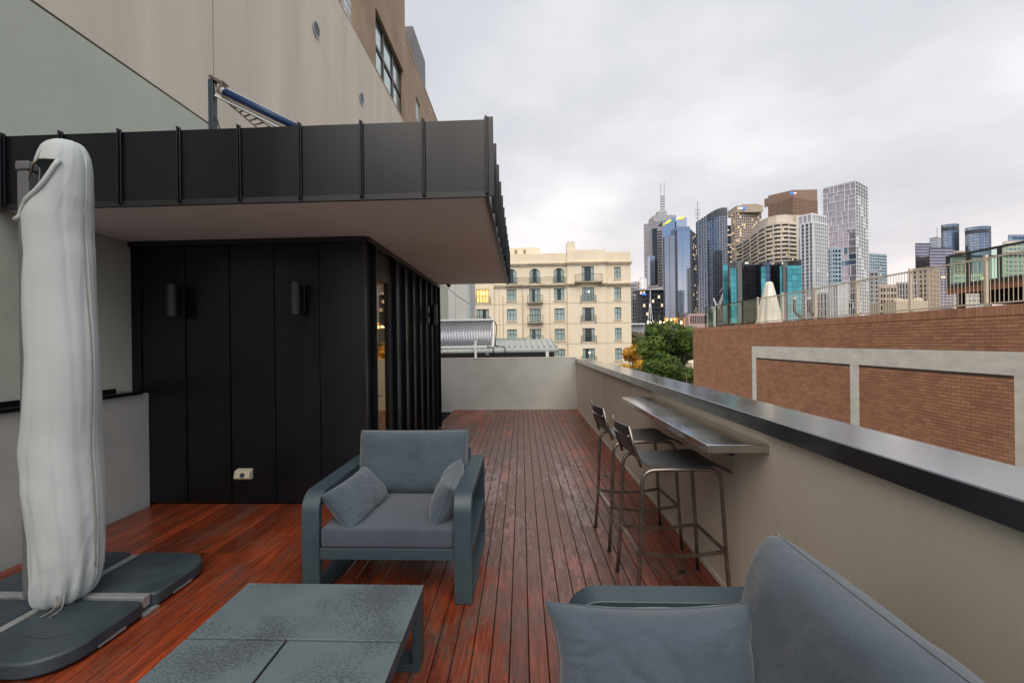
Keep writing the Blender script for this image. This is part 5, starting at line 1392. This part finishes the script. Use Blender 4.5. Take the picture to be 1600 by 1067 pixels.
px_box('divider', 't_dark', t2b, 1056.2, 1058, 360, 497, 503.5, 1); px_box('roof_block', 'g_steel', t2b, 1058, 1078, 354, 362, 512, 14)
for px in (1039.5, 1046, 1052, 1058, 1063, 1070, 1079): px_box('base_column', 'orange_col', t2b, px - 1, px + 1, 496, 512, 500, 2)
px_box('lobby', 'w_lit', t2b, 1037, 1078, 497, 508, 506, 2)
# 3 dark curved tower with sloping top
n = 12; pts = []
for k in range(n + 1):
    px = 1089 + 49 * k / n; bow = math.sin(PI * k / n); pts.append(tuple(at(px, 480, 585 - 18 * bow - 10 * (k / n)).xy))
xa, xb = pts[0][0], pts[-1][0]; za, zb = at(1089, 346, 580).z, at(1138, 325, 575).z
def z3(x): u = max(0, min(1, (x - xa) / (xb - xa))); return za + (zb - za) * (1 - (1 - u) ** 1.6)
t3 = poly_tower('curved_dark_tower', 'dark glass tower with rounded front and roof sweeping up to the right', pts, zb, 3.6, 3.9, .12, .16, 'g_steel', 'g_dark', .0, ztopf=z3, dep=.5, back=30, roofm='t_dark')
q = MB(); 
for k in range(4, n): 
    a = Vector((pts[k][0], pts[k][1], 0)); b_ = Vector((pts[k + 1][0], pts[k + 1][1], 0)); q.quad(a + Zv * (z3(a.x) - 8), b_ + Zv * (z3(b_.x) - 8), b_ + Zv * z3(b_.x), a + Zv * z3(a.x))
for v in range(len(q.v)): q.v[v] = (q.v[v][0], q.v[v][1] - .7, q.v[v][2])
q.build('crown_screen', 't_dark', t3)
ms_ = thing('radio_mast', 'slim grey radio mast rising between the mirror and curved towers', 'mast', tuple(at(1090, 345, 600)))
q = MB(); q.beam(at(1090, 350, 600), at(1090, 315, 600), .9, .9, up=(0, 1, 0))
for y, w in ((328, 4.5), (333, 3), (336, 4.5), (341, 3.5)): q.beam(at(1090 - w, y, 600), at(1090 + w, y, 600), .6, .7)
q.build('lattice', 't_grey', ms_)
# 5 sliver behind
corner_tower('dark_sliver_tower', 'narrow dark tower sliver behind the curved dark tower', 1137, 1137.5, 1150, 353, 760, 5, 4, 4, .4, .2, 't_dark', 'g_black', .3)
# 4 tan tower
t4, P4, Z4 = corner_tower('tan_office_tower', 'tan office tower with rows of lit windows and blue emblem at the top', 1145, 1151, 1192, 331, 700, 12, 4.0, 3.4, .42, .28, 't_tan', 'g_dark', .15, dep=.5)
px_box('top_band', 't_tan', t4, 1151, 1192, 320.5, 332, 699, 30); px_box('plant_room', 't_tan', t4, 1160, 1186, 318.5, 321, 702, 20)
q = MB(); q.tube([at(1163.5, 325.5, 697), at(1163.5, 325.5, 696)], 2.2, 12); q.build('emblem', 'blue_sign', t4)
q = MB()
for k in range(4): q.beam(at(1154 + k * 1.9, 327.2, 697), at(1154.4 + k * 1.9, 324.6, 697), 1.0, .8, up=(0, 1, 0))
q.build('sign_lettering', 'white_sign', t4)
# 6 brown tower
t6, P6, Z6 = corner_tower('brown_tower', 'brown gridded tower with angular top and small blue emblem', 1203, 1241, 1280, 309, 760, 24, 3.7, 2.2, .38, .42, 't_brown', 'g_black', .01, dep=.5)
q = MB(); pts6 = [Vector(p) for p in P6]
for a, b_ in ((pts6[0], pts6[1]), (pts6[1], pts6[2])):
    za_ = at(1203, 306, pts6[0].y).z if a is pts6[0] else at(1241, 297, 760).z
    zb_ = at(1241, 297, 760).z if b_ is pts6[1] else at(1280, 296, pts6[2].y).z
    q.quad((a.x, a.y, Z6), (b_.x, b_.y, Z6), (b_.x, b_.y, zb_), (a.x, a.y, za_))
    f = 14; q.quad((a.x + 1, a.y + f, Z6), (b_.x + 1, b_.y + f, Z6), (b_.x + 1, b_.y + f, zb_ - 1), (a.x + 1, a.y + f, za_ - 1))
q.build('crown_band', 't_brown', t6)
q = MB(); q.tube([at(1237, 302, 752), at(1237, 302, 751)], 2.6, 6); q.build('emblem', 'blue_sign', t6)
q = MB(); q.beam(at(1240.5, 302, 752), at(1244, 302, 753), 1, 2); q.build('sign_lettering', 'white_sign', t6)
# 7 curvy beige hotel
kp = [(1150, 545), (1160, 530), (1170, 508), (1180, 484), (1190, 464), (1200, 451), (1215, 443), (1230, 441), (1246, 446)]
def d7(px):
    for (a, b_), (c, d) in zip(kp, kp[1:]):
        if a <= px <= c: return b_ + (d - b_) * (px - a) / (c - a)
pts = [tuple(at(1150 + 96 * k / 40, 480, d7(1150 + 96 * k / 40)).xy) for k in range(41)]
zM = at(1215, 347.5, 443).z
t7 = poly_tower('curved_beige_hotel', 'beige hotel tower with a wavy balcony front and rounded plain top', pts, zM, 4.0, 4.2, .52, .0, 't_beige', 'g_black', .05, dep=1.6, back=30, roofm='t_beige', band_out=.2)
q = MB(); nseg = 14
tp = [tuple((at(1184 + 61 * k / nseg, 480, d7(1184 + 61 * k / nseg) + 4)).xy) for k in range(nseg + 1)]
q.prism(tp + [(tp[-1][0], tp[-1][1] + 20), (tp[0][0] + 4, tp[0][1] + 20)], lambda u, v, t: (u, v, t), zM - 1, at(1215, 335.5, 445).z)
q.build('crown', 't_beige', t7)
q = MB()
for k in range(0, 41, 5): q.box(pts[k][0] - .3, pts[k][0] + .3, pts[k][1] - .45, pts[k][1] + 1.2, -5, zM + .1)
q.build('fin', 't_beige', t7, kind='stuff')
px_box('end_wall', 't_beige', t7, 1246, 1253, 336, 520, 446, 25)
# 8 dark and teal block
def slab_faces(name, label, x0, x1, yt, D, ang, wall, glass, fh=3.6, bw_=4, band=.1, pier=.06, lit=0, **k): return corner_tower(name, label, x0, x0 + .01, x1, yt, D, ang, fh, bw_, band, pier, wall, glass, lit, **k)
t8 = poly_tower('teal_black_block', 'dark office block with bright teal glass strips in front of the beige hotel',
     [tuple(at(px, 480, D).xy) for px, D in ((1130, 345), (1147, 330), (1155, 325), (1181, 345), (1193, 338), (1205, 348), (1220, 338), (1228, 332), (1253, 326))], at(1190, 410, 330).z, 3.7, 3.4, .06, .03, 't_dark', 'g_black', .0, dep=.2, back=35, roofm='t_dark')
def strip(x0, x1, y0, y1, D, mt='g_teal'):
    q = MB(); a = at(x0, y1, D); b_ = at(x1, y0, D); fh = 4.1; z = a.z
    nc = max(1, round((b_.x - a.x) / 3.2))
    while z < b_.z:
        for c_ in range(nc): w = (b_.x - a.x) / nc; q.box(a.x + c_ * w + .06, a.x + (c_ + 1) * w - .06, D, D + .5, z + .2, min(z + fh, b_.z))
        z += fh
    q.build('teal_glazing', mt, t8, kind='stuff')
strip(1131, 1137, 414, 505, 328); strip(1142.5, 1153, 419, 505, 322); strip(1190, 1196, 416, 500, 322); strip(1197, 1203, 410, 500, 323, 'g_navy'); strip(1219.5, 1224, 416, 500, 322); strip(1231, 1252.5, 415, 505, 320)
px_box('stone_pier', 't_grey' if 0 else 'mast', t8, 1153.3, 1159, 408, 505, 321, 3); px_box('stone_pier', 'mast', t8, 1224.5, 1230.5, 410, 505, 321, 3)
px_box('roof_edge', 'mast', t8, 1154, 1252, 408.5, 410, 327, 2)
q = MB()
for k in range(3): q.beam(at(1164 + k * 2, 411.2, 320), at(1165.3 + k * 2, 411.2, 320), .5, .9)
q.build('sign_lettering', 'white_sign', t8)
q = MB(); q.beam(at(1222.4, 409.5, 319), at(1222.4, 413, 319), .4, .5, up=(0, 1, 0)); q.build('sign_stroke', 'white_sign', t8)
# 9 white finned tower
t9, P9, Z9 = corner_tower('white_finned_tower', 'pale tower striped with slim white vertical fins, left of the tall maze fronted tower', 1253, 1272, 1296.5, 347, 385, 30, 3.1, 2.9, .14, .30, 't_white', 'g_dark', .01, dep=.8)
t9r, _, _ = corner_tower('white_finned_tower', 'white finned crown block stepping up behind the finned tower', 1250, 1270, 1294, 334, 400, 30, 9, 3.2, .08, .22, 't_white', 'g_mauve', .0, dep=.6)
corner_tower('white_finned_block', 'lower white finned block at the foot of the finned tower', 1272, 1273, 1308, 458, 372, 8, 6.2, 2.6, .12, .34, 't_white', 'g_dark', .02, dep=.8)
# 10 maze tower
t10, P10, Z10 = corner_tower('maze_front_tower', 'tallest tower on the right with a maze of white lines on mauve glass', 1289, 1338.5, 1358, 283, 430, 38, 3.3, 3.1, .0, .0, 't_white', 'g_mauve', 0, dep=.3, cap=False)
rnd = random.Random(12); a = Vector((P10[0][0], P10[0][1], 0)); b_ = Vector((P10[1][0], P10[1][1], 0)); dL_ = (b_ - a); LL = dL_.length; dn = dL_.normalized(); nr = Vector((dn.y, -dn.x, 0)) * .25
q = MB(); dkq = MB()
def rec(u0, u1, v0, v1, dpt):
    w = u1 - u0; h = v1 - v0
    if dpt == 0 or (w < 7 and h < 13) or (dpt < 3 and rnd.random() < .12):
        for (s0, s1, t0_, t1_) in ((u0, u1, v1, v1), (u0, u0, v0, v1)):
            q.beam(a + dn * s0 + nr + Zv * t0_, a + dn * s1 + nr + Zv * t1_, .5, .5, up=tuple(nr))
        if v1 < Z10 * .62 and rnd.random() < .5 and u0 > LL * .35:
            dkq.quad(a + dn * u0 + nr * .4 + Zv * v0, a + dn * u1 + nr * .4 + Zv * v0, a + dn * u1 + nr * .4 + Zv * v1, a + dn * u0 + nr * .4 + Zv * v1)
        return
    if h > w * .9: m_ = v0 + h * rnd.uniform(.32, .68); rec(u0, u1, v0, m_, dpt - 1); rec(u0, u1, m_, v1, dpt - 1)
    else: m_ = u0 + w * rnd.uniform(.3, .7); rec(u0, m_, v0, v1, dpt - 1); rec(m_, u1, v0, v1, dpt - 1)
rec(0, LL, -5, Z10 - 1, 8)
q.build('facade_lines', 't_white', t10, kind='stuff'); dkq.build('dark_glazing', 'g_navy', t10, kind='stuff')
a2 = Vector((P10[1][0], P10[1][1], 0)); c2 = Vector((P10[2][0], P10[2][1], 0)); d2 = (c2 - a2); L2 = d2.length; d2.normalize(); n2 = Vector((d2.y, -d2.x, 0)) * .3
q = MB(); dkw = MB(); z = -5; r = 0
nb_ = 5
q.quad(a2 + n2 * .4 - Zv * 5, c2 + n2 * .4 - Zv * 5, c2 + n2 * .4 + Zv * (Z10 - 12), a2 + n2 * .4 + Zv * (Z10 - 12))
while z < Z10 - 1:
    q.beam(a2 + n2 + Zv * z, c2 + n2 + Zv * z, .6, .5, up=tuple(n2))
    for k in range(nb_):
        if (k + (r // 3)) % 5 == 4: continue
        s0 = L2 * (k + .25) / nb_; s1 = L2 * (k + .8) / nb_
        dkw.quad(a2 + d2 * s0 + n2 * .7 + Zv * (z + .7), a2 + d2 * s1 + n2 * .7 + Zv * (z + .7), a2 + d2 * s1 + n2 * .7 + Zv * (z + 2.6), a2 + d2 * s0 + n2 * .7 + Zv * (z + 2.6))
    if z > 40: q.beam(c2 + Zv * z, c2 + d2 * 2.5 + Zv * z, .8, .4)
    if z > 55: q.beam(a + Zv * z, a - dn * 2.0 + Zv * z, .8, .4)
    z += 3.3; r += 1
for k in range(nb_ + 1): q.beam(a2 + d2 * (L2 * k / nb_) + n2 - Zv * 5, a2 + d2 * (L2 * k / nb_) + n2 + Zv * Z10, .45, .5, up=tuple(n2))
q.build('white_frame', 't_white', t10, kind='stuff'); dkw.build('window', 'g_black', t10, kind='stuff')
q = MB()
for p0_, p1_ in ((a, b_), (a2, c2)):
    q.beam(p0_ + Zv * (Z10 + .2), p1_ + Zv * (Z10 + .2), .8, .6)
q.build('roof_frame', 't_white', t10)
# 11 stepped grey-white building in front
t11, _, _ = corner_tower('stepped_pale_block', 'pale blue-grey block with black balcony openings in front of the maze tower', 1296, 1300, 1316, 388, 360, 6, 3.2, 3.0, .45, .3, 'g_pale', 'g_black', .0, dep=.9)
corner_tower('stepped_pale_block', 'paler concrete block with ribbed front, low in front of the maze tower', 1298, 1310, 1326, 444, 345, 30, 9, 2.0, .1, .55, 't_white', 'g_pale', .0, dep=.5)
# 12 pale tower
corner_tower('pale_blue_tower', 'pale blue balconied tower behind the maze tower on its right', 1356, 1357, 1387, 396, 520, 22, 3.3, 4.2, .5, .25, 'g_pale', 'g_steel', .01, dep=.8, band_out=.2)
corner_tower('round_topped_tower', 'small dark topped tower beside the pale blue tower', 1360, 1361, 1373, 424, 380, 5, 3.5, 3, .4, .3, 't_grey', 'g_black', 0)
# 13 grey green office
corner_tower('grey_office', 'low grey-green office block with stepped roof behind the picket fence', 1374, 1374.5, 1403, 447, 300, 4, 3.8, 2.4, .35, .22, 't_tan', 'g_black', .04, dep=.4)
corner_tower('grey_office', 'darker low office block with vertical piers behind the picket fence', 1401, 1401.5, 1434, 443, 310, 3, 3.8, 1.9, .12, .3, 't_grey', 'g_black', .03, dep=.4)
# 14 right cluster
corner_tower('residential_tower', 'brown and white balconied residential tower left of the raised terrace', 1427, 1451, 1468, 419, 320, 35, 3.2, 2.6, .35, .4, 't_tan', 'g_black', .02, dep=.6)
corner_tower('slate_tower', 'dark slate tower with flat roof, leftmost of the far right cluster', 1431.5, 1432, 1456, 381, 640, 6, 3.8, 5, .25, .0, 't_dark', 'g_mauve', .01)
corner_tower('slate_tower', 'dark slate wide tower with pale right flank, below the round glass tower', 1453, 1454, 1491, 388, 600, 6, 3.8, 5, .25, .0, 't_dark', 'g_mauve', .01)
corner_tower('grey_tower', 'grey tower with thin roof antenna behind the slate towers', 1454, 1466, 1473, 371, 700, 35, 3.8, 5, .2, .0, 't_grey', 'g_steel', .0)
q = MB(); q.beam(at(1464, 372, 702), at(1464, 356, 702), .5, .5, up=(0, 1, 0)); tag(q.build('antenna', 't_grey'), 'thin antenna on the grey tower at right', 'antenna')
def round_tower(label, x0, x1, yt, D, glass):
    c = at((x0 + x1) / 2, 480, D); r = (at(x1, 480, D).x - at(x0, 480, D).x) / 2; n = 20
    pts = [(c.x - r * math.cos(PI * k / n), c.y - r * .8 * math.sin(PI * k / n)) for k in range(n + 1)]
    z = at((x0 + x1) / 2, yt, D).z
    t = poly_tower('round_glass_tower', label, pts, z, 3.7, 3.6, .15, .08, 'g_navy', glass, 0, dep=.2, back=20, cap=False, roofm='g_navy')
    q = MB(); q.prism([(p[0], p[1] - .3) for p in pts], lambda u, v, t_: (u, v, t_), z - 9, z - 4); q.build('dark_band', 't_dark', t)
    return t
round_tower('blue glass tower with curved corner, left one of the far right pair', 1472, 1497, 352, 660, 'g_steel')
round_tower('rounded blue glass tower with flat crown, right one of the far right pair', 1509, 1545, 356.5, 640, 'g_steel')
corner_tower('stepped_blue_tower', 'stepped blue-grey building behind the glass balustrade at the right edge', 1569, 1570, 1625, 378, 420, 5, 3.8, 4, .4, .2, 't_beige', 'g_steel', .0)
corner_tower('stepped_blue_tower', 'upper step of the blue-grey building at the right edge', 1577, 1578, 1630, 368, 440, 5, 3.8, 4, .3, .1, 'g_steel', 'g_navy', .0)
corner_tower('far_block', 'plain grey block seen between the slate tower and round tower', 1488, 1489, 1510, 393, 620, 5, 3.8, 4, .4, .2, 't_tan', 'g_black', .0)
corner_tower('far_block', 'low beige block seen through the glass balustrade', 1490, 1491, 1540, 430, 400, 4, 3.8, 4, .4, .2, 't_beige', 'g_steel', .03)
# domed station and low buildings
ds = thing('domed_station', 'low yellowish domed station building behind the picket fence', 'building', tuple(at(1425, 480, 290)))
px_box('wall', 't_domes', ds, 1400, 1450, 470, 495, 290, 20)
for px, r in ((1410, 7), (1419, 5), (1440, 8)):
    c = at(px, 471, 292); R_ = r * 292 / 711 * 1.0; q = MB(); n = 16; prev = None
    for e_ in range(6):
        an = PI / 2 * e_ / 5; row = [len(q.v) + j for j in range(n)]
        for j in range(n): q.v.append((c.x + R_ * math.cos(an) * math.cos(2 * PI * j / n), c.y + R_ + R_ * math.cos(an) * math.sin(2 * PI * j / n), c.z + R_ * .8 * math.sin(an)))
        if prev: 
            for j in range(n): q.f.append((prev[j], prev[(j + 1) % n], row[(j + 1) % n], row[j])); q.mi.append(q._m(None))
        prev = row
    q.build('dome', 't_domes', ds, smooth=True)
# 15 black block with blue sign, white tripod mast
t15, _, _ = corner_tower('black_office_block', 'black office block with warm lit windows and a blue sign', 995, 997, 1037.5, 453, 400, 6, 3.7, 2.6, .28, .25, 't_dark', 'g_black', .10, dep=.4)
px_box('roof_rim', 't_grey', t15, 995, 1038, 451, 453.5, 399, 25)
q = MB(); q.beam(at(1003, 459.5, 397), at(1009, 459, 397), .5, 1.5); q.beam(at(1005, 458, 396.5), at(1008, 461, 396.5), .5, 1.2); q.build('sign', 'blue_sign', t15)
corner_tower('pale_grey_tower', 'pale grey tower sliver right beside the hotel corner', 984, 988, 996, 442, 430, 8, 3.5, 3, .5, .4, 't_grey', 'g_black', .0)
corner_tower('low_tan_block', 'small tan block peeking above the black office block', 993, 994, 1002, 441, 520, 5, 3.5, 3, .5, .4, 't_tan', 'g_black', .1)
fr_ = thing('portal_structure', 'small white portal frame on the roof beside the banded tower', 'frame', tuple(at(1003, 450, 410)))
q = MB(); q.beam(at(1000, 452, 410), at(1000, 435.5, 410), .9, .9, up=(0, 1, 0)); q.beam(at(1008.5, 452, 410), at(1008.5, 435.5, 410), 2, .9, up=(0, 1, 0)); q.beam(at(1000, 435, 410), at(1008.5, 434.5, 410), .9, .9); q.build('portal', 'white_metal', fr_)
tm_ = thing('white_tripod_mast', 'white tripod lattice mast in front of the black office block', 'mast', tuple(at(1016, 510, 380)))
q = MB(); 
for px in (1011.5, 1016, 1020.5): q.beam(at(px, 508, 380), at(1016, 470, 380), .35, .35)
q.beam(at(1016, 472, 380), at(1016, 454, 380), .4, .4, up=(0, 1, 0))
for y in (480, 488, 496, 503): w = (y - 470) * .12; q.beam(at(1016 - w, y, 380), at(1016 + w, y, 380), .25, .25)
q.build('lattice', 'white_metal', tm_)
lc_ = thing('low_concrete_building', 'low pale concrete building at the hotel corner, beneath the grey tower', 'building', tuple(at(995, 512, 200)))
px_box('wall', 't_grey', lc_, 985, 1007, 507, 530, 200, 20); px_box('roof_slab', 't_white', lc_, 984, 1008, 505, 507.2, 198, 22)
pa = thing('pink_arcade', 'low pink arcaded building at the foot of the curved dark tower', 'building', tuple(at(1092, 500, 460)))
px_box('wall', 't_pink', pa, 1076, 1106, 490, 520, 460, 10)
for k in range(8): px_box('arch_opening', 'g_mauve', pa, 1079 + k * 3.4, 1081 + k * 3.4, 493, 505, 459.6, .5)
fb = thing('lit_forecourt', 'row of bright street level lights behind the green tree', 'lights', tuple(at(1040, 508, 330)))
for k, px in enumerate((1012, 1017, 1027, 1031, 1037, 1055, 1064)): px_box('lamp', 'lit_lamp', fb, px, px + 1.8, 502 + (k % 3), 506, 330, 1)
for (k, x0, x1, y, mt) in ((0, 1005, 1040, 508, 't_dark'), (1, 1036, 1080, 512, 't_grey')):
    b_ = px_box('forecourt_wall', mt, None, x0, x1, y, 530, 340 + k, 8); tag(b_, ('grey low wall behind the lit forecourt', 'pale low wall below the mirror towers')[k], 'wall')
# crane
cr = thing('white_crane', 'white luffing crane in front of the curved dark tower', 'crane', tuple(at(1122, 485, 420)))
def lat(a, b_, w, name):
    q = MB(); a = Vector(a); b_ = Vector(b_); d = (b_ - a).normalized(); s = d.cross(Vector((0, 1, 0))).normalized() * w
    q.beam(a + s, b_ + s * .5, .35, .35); q.beam(a - s, b_ - s * .5, .35, .35); n = 9
    for k in range(n): q.beam(a.lerp(b_, k / n) + s * (1 if k % 2 else -1) * .9, a.lerp(b_, (k + 1) / n) - s * (1 if k % 2 else -1) * .8, .22, .22)
    q.build(name, 'white_metal', cr)
lat(at(1122, 481, 420), at(1134, 450, 420), .9, 'jib'); lat(at(1119, 478, 420), at(1115, 466, 420), .6, 'counter_jib')
q = MB(); q.beam(at(1115, 466, 420), at(1121, 477, 420), .2, .2); q.beam(at(1124, 457, 421), at(1133.5, 444, 421), .2, .2); q.build('stay_cable', 'white_metal', cr, kind='stuff')
px_box('cab', 'white_metal', cr, 1112.5, 1121, 478, 482, 419, 3); px_box('tower', 'white_metal', cr, 1116, 1119.5, 482, 510, 420, 2)
# ragged belt of far trees that closes the horizon
fh_ = thing('x', 'x', 'x'); bpy.data.objects.remove(fh_)
q = MB(); rnd = random.Random(77)
for k in range(16000):
    ang = rnd.uniform(-.9, .95); R_ = rnd.uniform(250, 900); x = R_ * math.sin(ang); y = R_ * math.cos(ang); h_ = rnd.uniform(2, 13) * (R_ / 600 + .4); s_ = R_ * .006
    p_ = Vector((x, y, -14 + h_)); e1 = Vector((rnd.uniform(-1, 1), rnd.uniform(-.3, .3), rnd.uniform(-.6, .6))).normalized() * s_; e2 = Vector((rnd.uniform(-.4, .4), rnd.uniform(-.5, .5), 1)).normalized() * s_ * .6
    i = len(q.v); q.v += [tuple(p_ - e1), tuple(p_ - e2), tuple(p_ + e1), tuple(p_ + e2)]; q.f.append((i, i + 1, i + 2, i + 3)); q.mi.append(q._m(None))
tag(q.build('far_treetops', 'leaf_olive'), kind='stuff')
